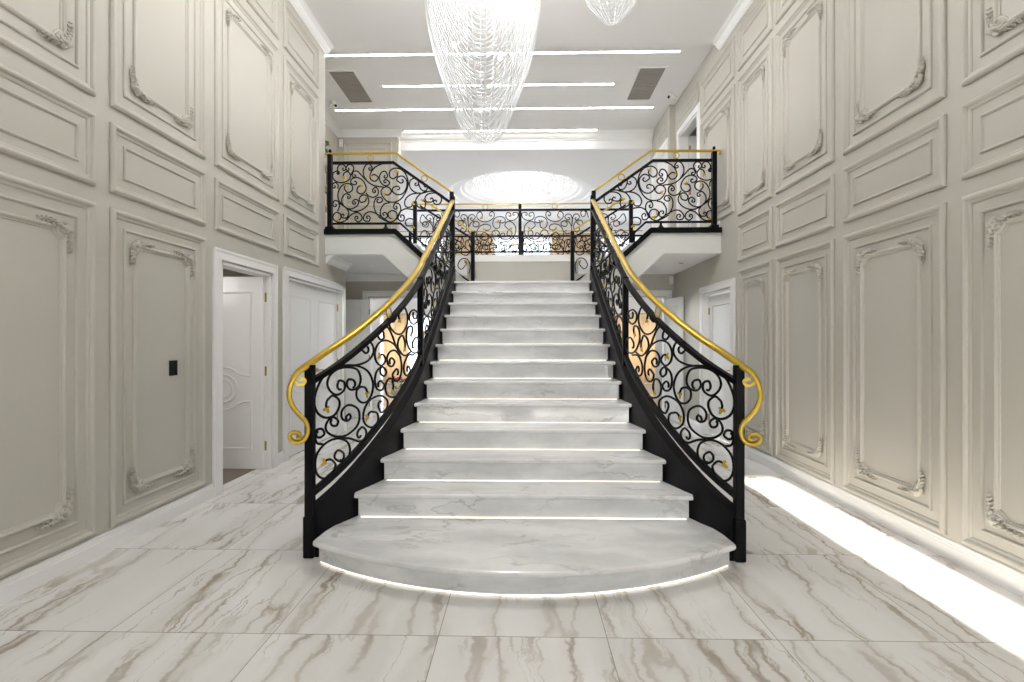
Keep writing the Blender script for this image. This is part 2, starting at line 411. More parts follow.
# lower back wall with its two openings
wall('wall_lower_back', M['wall'], 'y', 9.055, 9.175, -4.3, XR, 0, 2.60, [(-2.80, -1.25, 0, 2.19), (1.25, 2.57, 0, 2.19)])
wall('wall_lower_side', M['wall'], 'x', -4.3, -4.18, 7.75, 10.2, 0, 2.60)
wall('wall_lower_front', M['wall'], 'y', 7.63, 7.75, -4.3, XL-.14, 0, 2.60)
slab('ceiling_lower_left', [(-4.3, -3.87, 7.63, YG, 2.60, 2.7)], M['ceil'])
# dim rooms behind the open doors
def room(name, x0, x1, y0, y1, z0, z1, matw, matf, matc, open_side):
    mb = MB(); t = .05
    if open_side != 'xmin': mb.box(x0-t, x0, y0, y1, z0, z1)
    if open_side != 'xmax': mb.box(x1, x1+t, y0, y1, z0, z1)
    mb.box(x0, x1, y0-t, y0, z0, z1); mb.box(x0, x1, y1, y1+t, z0, z1)
    struct(mb.build('wall_'+name, matw)); struct(MB().box(x0, x1, y0, y1, z0, z0+.006).build('floor_'+name, matf)); struct(MB().box(x0, x1, y0, y1, z1, z1+t).build('ceiling_'+name, matc))
room('left_room', -5.0, XL-.14, 3.3, 7.5, 0, 2.5, M['wall'], M['carpet'], M['brown'], 'xmax')
l = bpy.data.lights.new('room_fill', 'POINT'); l.energy = POW5; l.shadow_soft_size = .15
lo = bpy.data.objects.new('room_fill', l); COL.objects.link(lo); lo.location = (-3.9, 4.3, 2.1)  # bare fill light added to brighten the room behind the open left door
room('upper_right_room', XR+.14, 4.6, 7.2, 9.4, ZF, 5.3, M['wall'], M['carpet'], M['brown'], 'xmin')

# ------------------------------------------------------------------ mouldings
def mould(mb, path, closed, prof, fn):
    """sweep profile [(inset, height)] along a 2D path (inset to the left of travel) with mitred corners"""
    n = len(path); rings = []
    for i in range(n):
        p = Vector(path[i])
        a = Vector(path[(i-1) % n]) if closed or i > 0 else None
        b = Vector(path[(i+1) % n]) if closed or i < n-1 else None
        d1 = (p-a).normalized() if a is not None else (b-p).normalized()
        d2 = (b-p).normalized() if b is not None else d1
        n1, n2 = Vector((-d1.y, d1.x)), Vector((-d2.y, d2.x))
        m = n1+n2; m = m/max(m.dot(n1), .25) if m.length > 1e-6 else n1
        rings.append([fn(p.x+m.x*q, p.y+m.y*q, h) for q, h in prof])
    return mb.strip(rings, closed_ring=False, caps=False, loop=closed)
OUTER = [(0,0),(0,.014),(.005,.020),(.013,.027),(.022,.029),(.031,.025),(.037,.016),(.040,.011),(.052,.009),(.058,.005),(.060,0)]
BEAD = [(0,0),(.001,.008),(.006,.013),(.012,.014),(.018,.009),(.022,0)]
INNER = [(0,0),(.002,.010),(.008,.017),(.018,.020),(.026,.015),(.030,.008),(.038,.006),(.040,0)]
def rect(a, b, c, d): return [(a, c), (b, c), (b, d), (a, d)]
def notched(a, b, c, d, r):
    P = []
    for (cx, cy, s) in ((a, c, 0), (b, c, 1), (b, d, 2), (a, d, 3)):
        A = []
        for k in range(6):
            t = PI/2*k/5
            A.append((r*math.sin(t), r*math.cos(t)))       # from (0,r) to (r,0) concave toward the corner
        sx, sy = (1, 1) if s == 0 else (-1, 1) if s == 1 else (-1, -1) if s == 2 else (1, -1)
        pts = [(cx+sx*x, cy+sy*y) for x, y in A]
        if s in (1, 3): pts = pts[::-1]
        P += pts
    return P
def ornament_mesh():
    mb = MB()
    rnd = random.Random(3)
    for arm in (0, 1):
        L = .19 if arm == 0 else .16
        for k in range(7):
            t = k/6; a = .02+L*t; w = .02*(1-t)**.7+.006
            off = .035*math.exp(-((t-.05)/.35)**2)          # the arm bows inward from the corner
            for sgn in (-1, 1, 0):
                ang = sgn*.75
                p = (a+.006*abs(sgn), off+sgn*w*.75)
                if arm: p = (p[1], p[0]); ang = PI/2-ang
                R = Matrix.Rotation(ang, 3, 'X')
                rx, ry, rz = (.012 if sgn else .017)*(1-.45*t), w*1.15, w*.5
                mb.ball((.010+(.008 if not sgn else 0), p[0], p[1]), rx, ry, rz, 6, 4, R)
    mb.ball((.018, .03, .03), .018, .026, .026, 8, 6)
    mb.ball((.014, .0, .045), .014, .014, .022, 6, 4); mb.ball((.014, .045, .0), .014, .022, .014, 6, 4)
    mb.torus((.022, .03, .03), (0,1,0), (0,0,1), .016, .006, 10, 5)
    return mb.build('corner_ornament', M['wall'], smooth=True, mesh_only=True)
ORN = ornament_mesh()
def panel(wallobj, fn, orient, a, b, c, d, big):
    """orient = (location fn, outward sign, axis) for the ornaments"""
    mb = MB(); mould(mb, rect(a, b, c, d), True, OUTER, fn)
    ins = .115
    mould(mb, rect(a+ins, b-ins, c+ins, d-ins), True, BEAD, fn)
    p = mb.build('panel_moulding', M['wall'], wallobj)
    if big:
        i2 = .20
        q = MB(); mould(q, notched(a+i2, b-i2, c+i2, d-i2, .055), True, INNER, fn)
        q.build('inner_moulding', M['wall'], p)
        for sy, y in ((1, a+i2), (-1, b-i2)):
            for sz, z in ((1, c+i2), (-1, d-i2)):
                place('corner_ornament', ORN, p, fn(y-sy*.014, z-sz*.014, 0), (0,0,0), (orient*1.4, sy*.93, sz*.93))
fL = lambda u, v, h: (XL+h, u, v)
fR = lambda u, v, h: (XR-h, u, v)
LOW, MID, UPP, FRZ = (.145, 2.285), (2.39, 2.855), (2.965, 4.69), (4.79, 5.31)
for (a, b, low) in ((.95, 1.92, 1), (2.05, 3.162, 1), (3.281, 4.277, 1), (4.417, 5.589, 0), (5.707, 6.68, 0)):
    if low: panel(wl, fL, 1, a, b, *LOW, True)
    panel(wl, fL, 1, a, b, *MID, False); panel(wl, fL, 1, a, b, *UPP, True); panel(wl, fL, 1, a, b, *FRZ, False)
for (a, b, low, mid) in ((.95, 1.92, 1, 1), (2.05, 3.15, 1, 1), (3.274, 4.292, 1, 1), (4.427, 5.423, 1, 1), (5.509, 6.365, 1, 1), (6.484, 7.69, 0, 0)):
    if low: panel(wr, fR, -1, a, b, *LOW, True)
    if mid: panel(wr, fR, -1, a, b, *MID, False)
    panel(wr, fR, -1, a, b, UPP[0]+(.09 if not low else 0), UPP[1], True); panel(wr, fR, -1, a, b, *FRZ, False)
panel(wr, fR, -1, 7.80, 8.90, 5.08, 5.42, False)
panel(wgr, lambda u, v, h: (2.63-h, u, v), -1, 9.12, 10.1, 5.06, 5.42, False)
fB = lambda u, v, h: (u, 10.03-h, v)
panel(wab, fB, 1, -3.62, -2.63, 4.1, 5.40, False); panel(wab, fB, 1, -3.62, -2.63, 3.1, 4.0, False)
# crown and skirting profiles run along a wall
def extr(mb, prof, fn, a, b):
    return mb.strip([[fn(p, q, a) for p, q in prof], [fn(p, q, b) for p, q in prof]])
CROWN = [(0,0),(0,-.115),(.012,-.115),(.016,-.095),(.030,-.085),(.050,-.062),(.068,-.034),(.085,-.026),(.098,-.014),(.110,-.012),(.110,0)]
def crown(name, segs, k=1.0):
    mb = MB()
    for fn, a, b in segs: extr(mb, [(p*k, q*k) for p, q in CROWN], fn, a, b)
    return struct(mb.build(name, M['white']))
crown('trim_1', [(lambda p, q, t: (XL+p, t, ZC+q), -3.2, 6.98)])
crown('trim_2', [(lambda p, q, t: (XR-p, t, ZC+q), -3.2, 6.98)])
crown('trim_3', [(lambda p, q, t: (-3.73+p, t, ZG+q), 7.05, 10.03), (lambda p, q, t: (t, 10.03-p, ZG+q), -3.73, -2.42), (lambda p, q, t: (-2.52+p, t, ZG+q), 10.03, 10.2)], 1.0)
crown('trim_4', [(lambda p, q, t: (t, 10.2-p, ZG+q), -2.52, 2.63)], 1.35)
crown('trim_5', [(lambda p, q, t: (XL+p, t, 2.594+q), 6.96, 7.75), (lambda p, q, t: (t, 9.055-p, 2.594+q), -4.18, -1.0), (lambda p, q, t: (XL-p+.0, t, 2.594+q), 7.75, 7.76)], 1.0)
SKIRT = [(0,0),(.018,0),(.018,.085),(.015,.090),(.015,.100),(.011,.106),(.011,.116),(.006,.126),(0,.128)]
def skirt(name, segs):
    mb = MB()
    for fn, a, b in segs: extr(mb, SKIRT, fn, a, b)
    return struct(mb.build(name, M['white']))
skirt('baseboard_left', [(lambda p, q, t: (XL+p, t, q), -3.2, D1[0]-.115), (lambda p, q, t: (XL+p, t, q), D1[1]+.115, D2[0]-.115), (lambda p, q, t: (XL+p, t, q), D2[1]+.115, 7.75)])
skirt('baseboard_right', [(lambda p, q, t: (XR-p, t, q), -3.2, D3[0]-.115), (lambda p, q, t: (XR-p, t, q), D3[1]+.115, 9.34)])
skirt('baseboard_gallery', [(lambda p, q, t: (XR-p, t, ZF+q), 6.96, D4[0]-.115), (lambda p, q, t: (t, 10.03-p, ZF+q), -3.73, -2.52)])

# ------------------------------------------------------------------ doors
ARCH = [(-.012,0),(-.012,.026),(-.024,.028),(-.040,.024),(-.080,.020),(-.092,.026),(-.108,.026),(-.115,.018),(-.115,0)]
ARCH = [(-q, h) for q, h in ARCH]
def casing(root, fn, a, b, z0, z1, depth):
    mb = MB(); mould(mb, [(a, z0), (a, z1), (b, z1), (b, z0)], False, ARCH, fn)
    # lining of the opening
    for p, q, r, s in ((a, a+.025, z0, z1), (b-.025, b, z0, z1), (a, b, z1-.025, z1)):
        vs = [fn(u, v, h) for h in (.012, -depth) for u, v in ((p, r), (q, r), (q, s), (p, s))]
        mb.add(vs, [(0,3,2,1),(4,5,6,7),(0,1,5,4),(1,2,6,5),(2,3,7,6),(3,0,4,7)])
    return mb.build('architrave', M['white'], root)
def door_leaf(root, w, h, style, loc, rz, hinge_side=0, handle=True):
    """leaf in its own frame: x 0..w, front face looks along -y"""
    mb = MB(); mb.box(0, w, 0, .04, .008, h)
    fn = lambda u, v, q: (u, -q, v)
    fb = lambda u, v, q: (w-u, .04+q, v)
    prof = [(0,0),(.003,.008),(.010,.010),(.018,.006),(.024,.0)]
    s = .115
    for f in (fn, fb):
        if style == 'oval':
            cz = h*.42; R = .16
            def notch(sz):
                P = []
                for k in range(13):
                    t = PI*k/12; P.append((w/2-math.cos(t)*(R+.06)*1, cz+sz*math.sin(t)*(R+.06)))
                return P
            top = [(w-s, cz+.13), (w-s, h-.16), (s, h-.16), (s, cz+.13), (s+.07, cz+.13)] + [p for p in notch(1) if p[1] > cz+.13] + [(w-s-.07, cz+.13)]
            bot = [(s, cz-.13), (s, .22), (w-s, .22), (w-s, cz-.13), (w-s-.07, cz-.13)] + [p for p in notch(-1)[::-1] if p[1] < cz-.13] + [(s+.07, cz-.13)]
            mould(mb, top, True, prof, f); mould(mb, bot, True, prof, f)
            for rr in (R, R-.055):
                mould(mb, [(w/2+rr*math.cos(2*PI*k/28), cz+rr*math.sin(2*PI*k/28)) for k in range(28)], True, prof, f)
        elif style == 'arch':
            cz = h*.42
            top = [(s, cz+.06), (w-s, cz+.06+.10)] if False else None
            arc = [(w-s-(w-2*s)*k/10, cz+.10-.09*math.sin(PI*k/10)) for k in range(11)]
            mould(mb, arc[::-1] + [(w-s, h-.16), (s, h-.16)], True, prof, f)
            mould(mb, [(s, .2), (w-s, .2)] + [(x, z-.14) for x, z in arc], True, prof, f)
        else:
            mould(mb, rect(s, w-s, .2, h*.40), True, prof, f); mould(mb, rect(s, w-s, h*.46, h-.14), True, prof, f)
    o = mb.build('door_leaf', M['white'], root); o.location = loc; o.rotation_euler = (0, 0, rz)
    hx = 0 if hinge_side == 0 else w
    for z in (.25, h/2+.02, h-.22):
        MB().box(hx-.02, hx+.02, -.007, .0, z-.05, z+.05).tube([(hx, -.008, z-.052), (hx, -.008, z+.052)], .007, 8).build('hinge', M['brass'], o)
    if handle:
        x = w-.065 if hinge_side == 0 else .065; sg = -1 if hinge_side == 0 else 1
        for sy, y in ((-1, 0), (1, .04)):
            MB().lathe([(.0,0),(.026,0),(.026,.008),(.02,.012),(0,.012)], n=16)
        g = MB()
        for sy, y in ((-1, 0), (1, .04)):
            g.tube([(x, y, 1.0), (x, y+sy*.01, 1.0)], .026, 14); g.tube([(x, y+sy*.01, 1.0), (x, y+sy*.045, 1.0), (x+sg*.04, y+sy*.05, 1.0), (x+sg*.12, y+sy*.05, .995)], .009, 8)
        g.build('door_handle', M['brass'], o)
    return o
d1 = struct(empty('door_1'), 'white door standing ajar in the left wall, round motif low on its leaf')
casing(d1, fL, *D1[:2], 0, D1[3], .14)
door_leaf(d1, .86, 2.09, 'oval', (XL-.055, D1[1]-.03, 0), PI, 0)          # open at right angles into the room
d2 = struct(empty('door_2'), 'closed white double door in the left wall under the balcony')
casing(d2, fL, *D2[:2], 0, D2[3], .14)
wd = (D2[1]-D2[0]-.06)/2
door_leaf(d2, wd, 2.11, 'arch', (XL-.03, D2[0]+.028, 0), PI/2, 0)
door_leaf(d2, wd, 2.11, 'arch', (XL-.03, D2[0]+.032+wd, 0), PI/2, 1)
d3 = struct(empty('door_3'), 'closed white door in the right wall under the balcony')
casing(d3, fR, *D3[:2], 0, D3[3], .14)
door_leaf(d3, D3[1]-D3[0]-.06, 2.06, 'plain', (XR+.075, D3[1]-.03, 0), -PI/2, 0)
d4 = struct(empty('door_4'), 'white door upstairs on the right, open into a room with a brown ceiling')
casing(d4, fR, *D4[:2], ZF, D4[3], .14)
door_leaf(d4, .82, 1.97, 'plain', (XR+.145, D4[1]-.03-.04, ZF), 0, 0)
d5 = struct(empty('door_5'), 'closed white door upstairs at the far end of the right gallery')
casing(d5, lambda u, v, h: (2.63-h, u, v), *D5[:2], ZF, D5[3], .2)
door_leaf(d5, D5[1]-D5[0]-.06, 1.97, 'plain', (2.68, D5[1]-.03, ZF), -PI/2, 0)
fk = lambda u, v, h: (u, 9.055-h, v)
d6 = struct(empty('door_6'), 'white door leaf swung open behind the left balustrade, under the balcony')
casing(d6, fk, -2.80, -1.25, 0, 2.19, .12)
door_leaf(d6, .62, 2.14, 'plain', (-2.79, 9.015, 0), PI+.17, 0, False)
d7 = struct(empty('door_7'), 'white door leaf swung open behind the right balustrade, under the balcony')
casing(d7, fk, 1.25, 2.57, 0, 2.19, .12)
door_leaf(d7, .56, 2.14, 'plain', (2.56, 9.015, 0), -PI/2+.2, 0, False)

# ================================================================== STAIRCASE
WY = pchip([3.03, 3.416, 3.722, 4.03, 4.335, 4.64, 4.95, 7.2], [1.285, 1.163, 1.068, .992, .947, .92, .92, .925])
CY = pchip([3.1, 3.2, 3.416, 3.722, 4.03, 4.335, 4.64, 4.95, 7.0], [1.43, 1.355, 1.235, 1.125, 1.045, .995, .968, .965, .97])
def pitch(Y): return RISE*(2+(Y-Y2)/GO)
def nose(i): return Y2+GO*(i-2)
stair = thing('staircase', 'white marble staircase flaring out to a rounded bottom step, black side stringers', 'staircase', (0, 3.0, 0))
PZ = Vector((0, -3.0, 0))
def sb(mb, name, mat, **k):
    mb.v = [(x, y-3.0, z) for x, y, z in mb.v]
    return mb.build(name, mat, stair, **k)
cin = lambda Y: CY(Y)-.042
# bottom step: circular front
sag, hc = .388, 1.285; RC = (hc*hc+sag*sag)/(2*sag); YC = 2.642+RC
def arc_pts(off, n=40):
    R = RC-off; a = math.asin(min(1, (hc-off*.16)/R))
    return [(R*math.sin(-a+2*a*k/n), YC-R*math.cos(-a+2*a*k/n)) for k in range(n+1)]
back = [(1.285, 3.07), (1.275, 3.20), (cin(3.30), 3.30), (cin(3.40), 3.40), (cin(3.50), 3.50)]
poly = arc_pts(0) + back + [(-x, y) for x, y in back[::-1]]
sb(MB().prism(poly, lambda u, v, w: (u, v, w), RISE-.034, RISE), 'tread', M['stair'], bevel=.012)
inn = arc_pts(.07)
poly = inn + [(1.235, 3.25), (-1.235, 3.25)]
sb(MB().prism(poly, lambda u, v, w: (u, v, w), .017, RISE-.034), 'riser', M['stair'])
inn2 = arc_pts(.085)
sb(MB().prism(inn2 + [(1.225, 3.25), (-1.225, 3.25)], lambda u, v, w: (u, v, w), .001, .017), 'light_strip', M['led2'])
for i in range(2, NR+1):
    z, Y = i*RISE, nose(i)
    if i < NR:
        Yb = nose(i+1)+.07
        ys = [Y+.045, Y+.12, Y+.2, Yb]
        side = [(WY(Y), Y), (WY(Y+.02), Y+.02)] + [(cin(y), y) for y in ys]
        poly = side + [(-x, y) for x, y in side[::-1]]
        sb(MB().prism(poly, lambda u, v, w: (u, v, w), z-.032, z), 'tread', M['stair'], bevel=.011)
    else:
        sb(MB().box(-.93, .93, Y, YG-.062, z-.032, z), 'landing', M['stair'], bevel=.011)
    w = WY(Y)-.02
    sb(MB().box(-w, w, Y+.045, Y+.07, z-RISE+.006, z-.032), 'riser', M['stair'])
    sb(MB().box(-w+.02, w-.02, Y+.030, Y+.045, z-RISE+.0002, z-RISE+.003), 'light_strip', M['led2'])
for s in (-1, 1):
    rings = []
    n = 60
    for k in range(n+1):
        Y = 3.195+(6.93-3.195)*k/n
        xi, xo = CY(Y)-.042, CY(Y)+.03
        zl, zh = max(0, pitch(Y)-.36), pitch(Y)+.10
        rings.append([(s*xi, Y, zl), (s*xo, Y, zl), (s*xo, Y, zh), (s*(xo-.005), Y, zh+.008), (s*(xi+.005), Y, zh+.008), (s*xi, Y, zh)])
    sb(MB().strip(rings), 'stringer', M['stringer'])
# underside of the flight
so = MB()
rings = [[(-WY(Y), Y, max(.0, pitch(Y)-.36)), (WY(Y), Y, max(.0, pitch(Y)-.36)), (WY(Y), Y, max(.02, pitch(Y)-.30)), (-WY(Y), Y, max(.02, pitch(Y)-.30))] for Y in [3.9+.3*k for k in range(11)]]
sb(so.strip(rings).box(-.97, .97, 6.9, YG-.062, 1.86, ZL-.032), 'soffit', M['gwall'])
# side flights from the landing up to the balconies (4 risers)
for s, nm in ((-1, 'left'), (1, 'right')):
    t = thing('side_flight', 'short %s flight of marble steps from the half landing up to the %s balcony' % (nm, nm), 'staircase', (s*.96, 8.0, ZL))
    r4 = (ZF-ZL)/4
    def loc(mb): mb.v = [(x-s*.96, y-8.0, z-ZL) for x, y, z in mb.v]; return mb
    for k in range(4):
        xa = .96+.27*k; za = ZL+r4*(k+1)
        if k < 3:
            loc(MB().box(min(s*(xa-.02), s*(xa+.29)), max(s*(xa-.02), s*(xa+.29)), YB+.05, YG-.06, za-.03, za)).build('tread', M['stair'], t, bevel=.008)
        loc(MB().box(min(s*xa, s*(xa+.02)), max(s*xa, s*(xa+.02)), YB+.05, YG-.06, za-r4, za-.03)).build('riser', M['stair'], t)
    fas = [(1.77, ZF), (.97, ZL+.0), (.97, 1.86), (1.10, 1.80), (1.95, 2.60), (1.77, 2.60)]
    fas = [(1.77, 2.94), (.97, 2.20), (.97, 1.80), (1.09, 1.80), (1.95, 2.60), (1.95, 2.94)]
    for ya, yb2 in ((YB-.022, YB+.05), (YG-.06, YG-.0)):
        loc(MB().prism(fas, lambda u, v, w: (s*u, w, v), ya, yb2)).build('stringer', M['gwall'], t)
    loc(MB().prism([(.97, 1.80), (1.09, 1.80), (1.95, 2.60), (1.95, 2.63), (1.07, 1.84), (.97, 1.84)], lambda u, v, w: (s*u, w, v), YB+.05, YG-.06)).build('soffit', M['ceil'], t)

# ================================================================== WROUGHT IRON
BALC=[
 ([(2.612,3.772),(2.652,3.741),(2.657,3.684),(2.609,3.629),(2.522,3.611),(2.435,3.646),(2.406,3.708),(2.442,3.764),(2.486,3.754)],0.9,'l'),
 ([(2.58,3.74),(2.591,3.805),(2.565,3.855),(2.515,3.866),(2.479,3.833)],0,0.7),
 ([(2.399,3.718),(2.36,3.804),(2.385,3.857),(2.435,3.862),(2.467,3.829)],0,0.7),
 ([(1.944,3.545),(2.088,3.572),(2.189,3.644),(2.262,3.724),(2.312,3.77),(2.363,3.765),(2.383,3.725)],0,0.8),
 ([(2.175,3.63),(2.218,3.702),(2.226,3.781),(2.189,3.855),(2.139,3.869),(2.106,3.83)],0,0.8),
 ([(2.583,3.525),(2.586,3.585),(2.623,3.614),(2.658,3.59)],0,0.7),
 ([(2.486,3.51),(2.442,3.47),(2.385,3.502),(2.38,3.56),(2.428,3.596),(2.493,3.589),(2.551,3.539),(2.584,3.453),(2.573,3.367),(2.515,3.295),(2.435,3.237),(2.348,3.208),(2.247,3.229),(2.168,3.293),(2.149,3.364),(2.182,3.425),(2.24,3.434),(2.283,3.387),(2.262,3.336),(2.211,3.343)],'l','l'),
 ([(2.428,3.445),(2.479,3.453),(2.525,3.395),(2.525,3.324),(2.471,3.259),(2.392,3.244),(2.312,3.286),(2.293,3.344),(2.327,3.376),(2.363,3.363)],0.8,0.8),
 ([(2.37,3.584),(2.406,3.617),(2.385,3.663),(2.312,3.681),(2.233,3.638),(2.189,3.551),(2.201,3.487),(2.254,3.451),(2.312,3.48),(2.312,3.53)],0.6,'l'),
 ([(2.189,3.465),(2.146,3.419),(2.081,3.403),(2.024,3.438),(2.016,3.5),(2.052,3.543),(2.088,3.522)],0,0.8),
 ([(2.594,3.209),(2.562,3.281),(2.587,3.35),(2.635,3.356),(2.655,3.317)],0,0.7),
 ([(2.565,3.324),(2.464,3.251),(2.432,3.187),(2.457,3.122),(2.507,3.115)],0,0.8),
 ([(2.435,3.151),(2.479,3.079),(2.565,3.054),(2.638,3.087),(2.655,3.138),(2.616,3.191),(2.558,3.18),(2.539,3.137)],0,'l'),
 ([(2.457,3.093),(2.392,3.165),(2.312,3.193),(2.254,3.15),(2.25,3.092),(2.298,3.061),(2.337,3.086)],0,0.8),
 ([(1.872,3.062),(2.002,3.149),(2.103,3.199),(2.182,3.185),(2.226,3.121),(2.204,3.075),(2.146,3.07),(2.129,3.106)],0,0.7),
 ([(2.053,3.715),(2.017,3.679),(2.046,3.633),(2.096,3.634),(2.132,3.68),(2.111,3.766),(2.039,3.837),(1.931,3.876),(1.822,3.878)],'l',0),
 ([(1.887,3.714),(1.916,3.764),(1.967,3.753),(2.0,3.693),(1.991,3.629),(1.945,3.575),(1.887,3.566),(1.858,3.606),(1.887,3.642)],0.7,0.7),
 ([(1.755,3.692),(1.808,3.659),(1.858,3.7),(1.847,3.771),(1.779,3.809),(1.686,3.784),(1.621,3.705),(1.596,3.59),(1.628,3.476),(1.7,3.376),(1.794,3.334),(1.894,3.351),(1.959,3.421),(1.974,3.492),(1.931,3.542),(1.866,3.538),(1.83,3.484),(1.858,3.442)],'l','l'),
 ([(1.714,3.605),(1.755,3.642),(1.736,3.684),(1.671,3.694),(1.617,3.633),(1.621,3.533),(1.671,3.455),(1.75,3.437),(1.815,3.484),(1.808,3.534),(1.758,3.556)],0.5,0.5),
 ([(1.326,3.474),(1.427,3.453),(1.52,3.482),(1.573,3.547),(1.57,3.626),(1.52,3.664),(1.463,3.647),(1.448,3.597)],0,0.7),
 ([(1.455,3.64),(1.441,3.561),(1.405,3.5),(1.348,3.491),(1.323,3.538)],0,0.8),
 ([(1.574,3.26),(1.624,3.267),(1.646,3.325),(1.617,3.396),(1.538,3.446),(1.423,3.459)],'l',0),
 ([(1.351,3.301),(1.373,3.244),(1.437,3.252),(1.492,3.316),(1.473,3.395),(1.402,3.459),(1.294,3.483),(1.179,3.458),(1.078,3.386),(1.021,3.321)],'l',0),
 ([(1.279,3.33),(1.337,3.337),(1.361,3.387),(1.323,3.44),(1.229,3.457),(1.15,3.422),(1.129,3.357),(1.165,3.3),(1.215,3.301)],0.6,0.7),
 ([(1.801,3.276),(1.779,3.319),(1.722,3.305),(1.7,3.233),(1.722,3.154),(1.755,3.09)],0.7,0),
 ([(1.873,3.133),(1.876,3.184),(1.822,3.215),(1.765,3.19),(1.753,3.126),(1.801,3.069),(1.873,3.059),(1.959,3.098),(2.017,3.134)],'l',0),
 ([(1.858,3.327),(1.931,3.306),(1.981,3.234),(1.981,3.156),(1.938,3.105),(1.89,3.126),(1.894,3.169)],0,0.6),
 ([(2.024,3.149),(2.068,3.235),(2.075,3.328),(2.039,3.393),(1.981,3.399),(1.956,3.356),(1.988,3.328)],0,0.5),
 ([(1.513,3.225),(1.628,3.24),(1.7,3.204),(1.743,3.133),(1.714,3.075),(1.664,3.075),(1.65,3.118)],0,0.6),
 ([(1.527,3.003),(1.614,3.003),(1.635,3.061),(1.592,3.101),(1.527,3.093),(1.499,3.046)],0,'l'),
 ([(1.01,2.9),(1.081,2.979),(1.182,2.987),(1.232,2.923),(1.196,2.858),(1.139,2.872)],0,0.5),
]
MAIN=[
 ([(0.368,1.006),(0.407,1.026),(0.458,0.993),(0.463,0.947),(0.424,0.896),(0.356,0.884),(0.292,0.919),(0.263,0.99),(0.28,1.075),(0.339,1.165),(0.441,1.211),(0.545,1.224),(0.678,1.207),(0.778,1.16),(0.831,1.08),(0.82,1.004),(0.763,0.949),(0.694,0.948),(0.641,0.985),(0.636,1.037),(0.678,1.061),(0.721,1.057)],'l','l'),
 ([(0.447,1.099),(0.463,1.123),(0.507,1.109),(0.512,1.062),(0.469,1.032),(0.424,1.032),(0.379,1.067),(0.362,1.116),(0.39,1.169),(0.458,1.204),(0.545,1.21),(0.636,1.191),(0.678,1.137),(0.673,1.085),(0.625,1.052),(0.566,1.054),(0.534,1.089),(0.55,1.124),(0.593,1.12)],0.3,0.4),
 ([(0.54,0.877),(0.561,0.881),(0.572,0.855),(0.54,0.838),(0.491,0.859),(0.485,0.909),(0.529,0.943),(0.588,0.939),(0.652,0.902),(0.668,0.841),(0.641,0.786),(0.577,0.753),(0.507,0.737),(0.424,0.75),(0.362,0.788),(0.35,0.83),(0.373,0.868),(0.413,0.88),(0.452,0.85),(0.441,0.821),(0.413,0.821)],0.2,0.3),
 ([(0.815,0.866),(0.888,0.843),(0.898,0.781),(0.815,0.748),(0.726,0.794),(0.715,0.873),(0.783,0.949),(0.924,0.974),(1.033,0.927),(1.028,0.865),(0.95,0.841),(0.909,0.881)],'l',0.4),
 ([(0.485,0.728),(0.566,0.71),(0.668,0.671),(0.731,0.684),(0.747,0.729),(0.705,0.768),(0.662,0.756)],0,0.6),
 ([(0.402,0.593),(0.43,0.555),(0.402,0.506),(0.345,0.484),(0.292,0.515),(0.269,0.582),(0.286,0.662),(0.356,0.719),(0.447,0.731),(0.534,0.695),(0.566,0.632),(0.545,0.579),(0.485,0.567),(0.43,0.595),(0.424,0.628),(0.452,0.65),(0.491,0.631)],'l',0.5),
 ([(0.327,0.713),(0.286,0.727),(0.269,0.769),(0.28,0.813),(0.321,0.814),(0.339,0.78),(0.316,0.763)],0,0.5),
 ([(0.474,1.225),(0.636,1.221),(0.773,1.25),(0.841,1.314),(0.804,1.381),(0.715,1.387),(0.684,1.343),(0.726,1.308)],0,0.5),
 ([(0.986,1.279),(1.012,1.242),(0.95,1.204),(0.877,1.237),(0.857,1.308),(0.914,1.378),(1.033,1.396),(1.181,1.35),(1.272,1.255),(1.298,1.154),(1.247,1.074),(1.166,1.07),(1.125,1.121),(1.181,1.16)],'l',0.5),
 ([(1.283,1.254),(1.181,1.312),(1.084,1.308),(1.033,1.262),(1.053,1.204),(1.12,1.19),(1.161,1.226),(1.12,1.254)],0,0.4),
 ([(1.191,1.344),(1.094,1.462),(1.012,1.512),(0.924,1.495),(0.888,1.453),(0.924,1.408),(0.981,1.414),(0.981,1.45)],0,0.4),
 ([(1.145,1.551),(1.186,1.583),(1.13,1.604),(1.069,1.567),(1.084,1.504),(1.181,1.455),(1.298,1.456),(1.409,1.524),(1.434,1.605),(1.369,1.676),(1.283,1.676),(1.242,1.629)],0.4,'l'),
 ([(0.95,1.132),(0.991,1.119),(1.022,1.153),(0.96,1.193),(0.883,1.162),(0.857,1.098),(0.883,1.031),(0.95,1.014),(0.991,1.047),(0.95,1.081)],0.3,0.4),
 ([(1.217,0.94),(1.12,0.94),(1.033,0.97),(1.007,1.035),(1.043,1.084),(1.105,1.09),(1.135,1.045)],0,'l'),
 ([(1.5,1.294),(1.384,1.268),(1.298,1.287),(1.222,1.344),(1.242,1.409),(1.318,1.438),(1.369,1.387)],0,'l'),
 ([(1.61,1.596),(1.69,1.606),(1.726,1.65),(1.59,1.672),(1.485,1.631),(1.5,1.568),(1.59,1.544),(1.696,1.569)],0.4,0.5),
 ([(1.56,1.493),(1.545,1.522),(1.464,1.517),(1.409,1.467),(1.414,1.387),(1.52,1.305),(1.67,1.284),(1.796,1.325),(1.771,1.405),(1.65,1.423),(1.57,1.387)],'l',0.5),
 ([(1.595,1.268),(1.449,1.266),(1.353,1.196),(1.359,1.117),(1.434,1.095),(1.5,1.131),(1.474,1.167)],0,0.5),
]
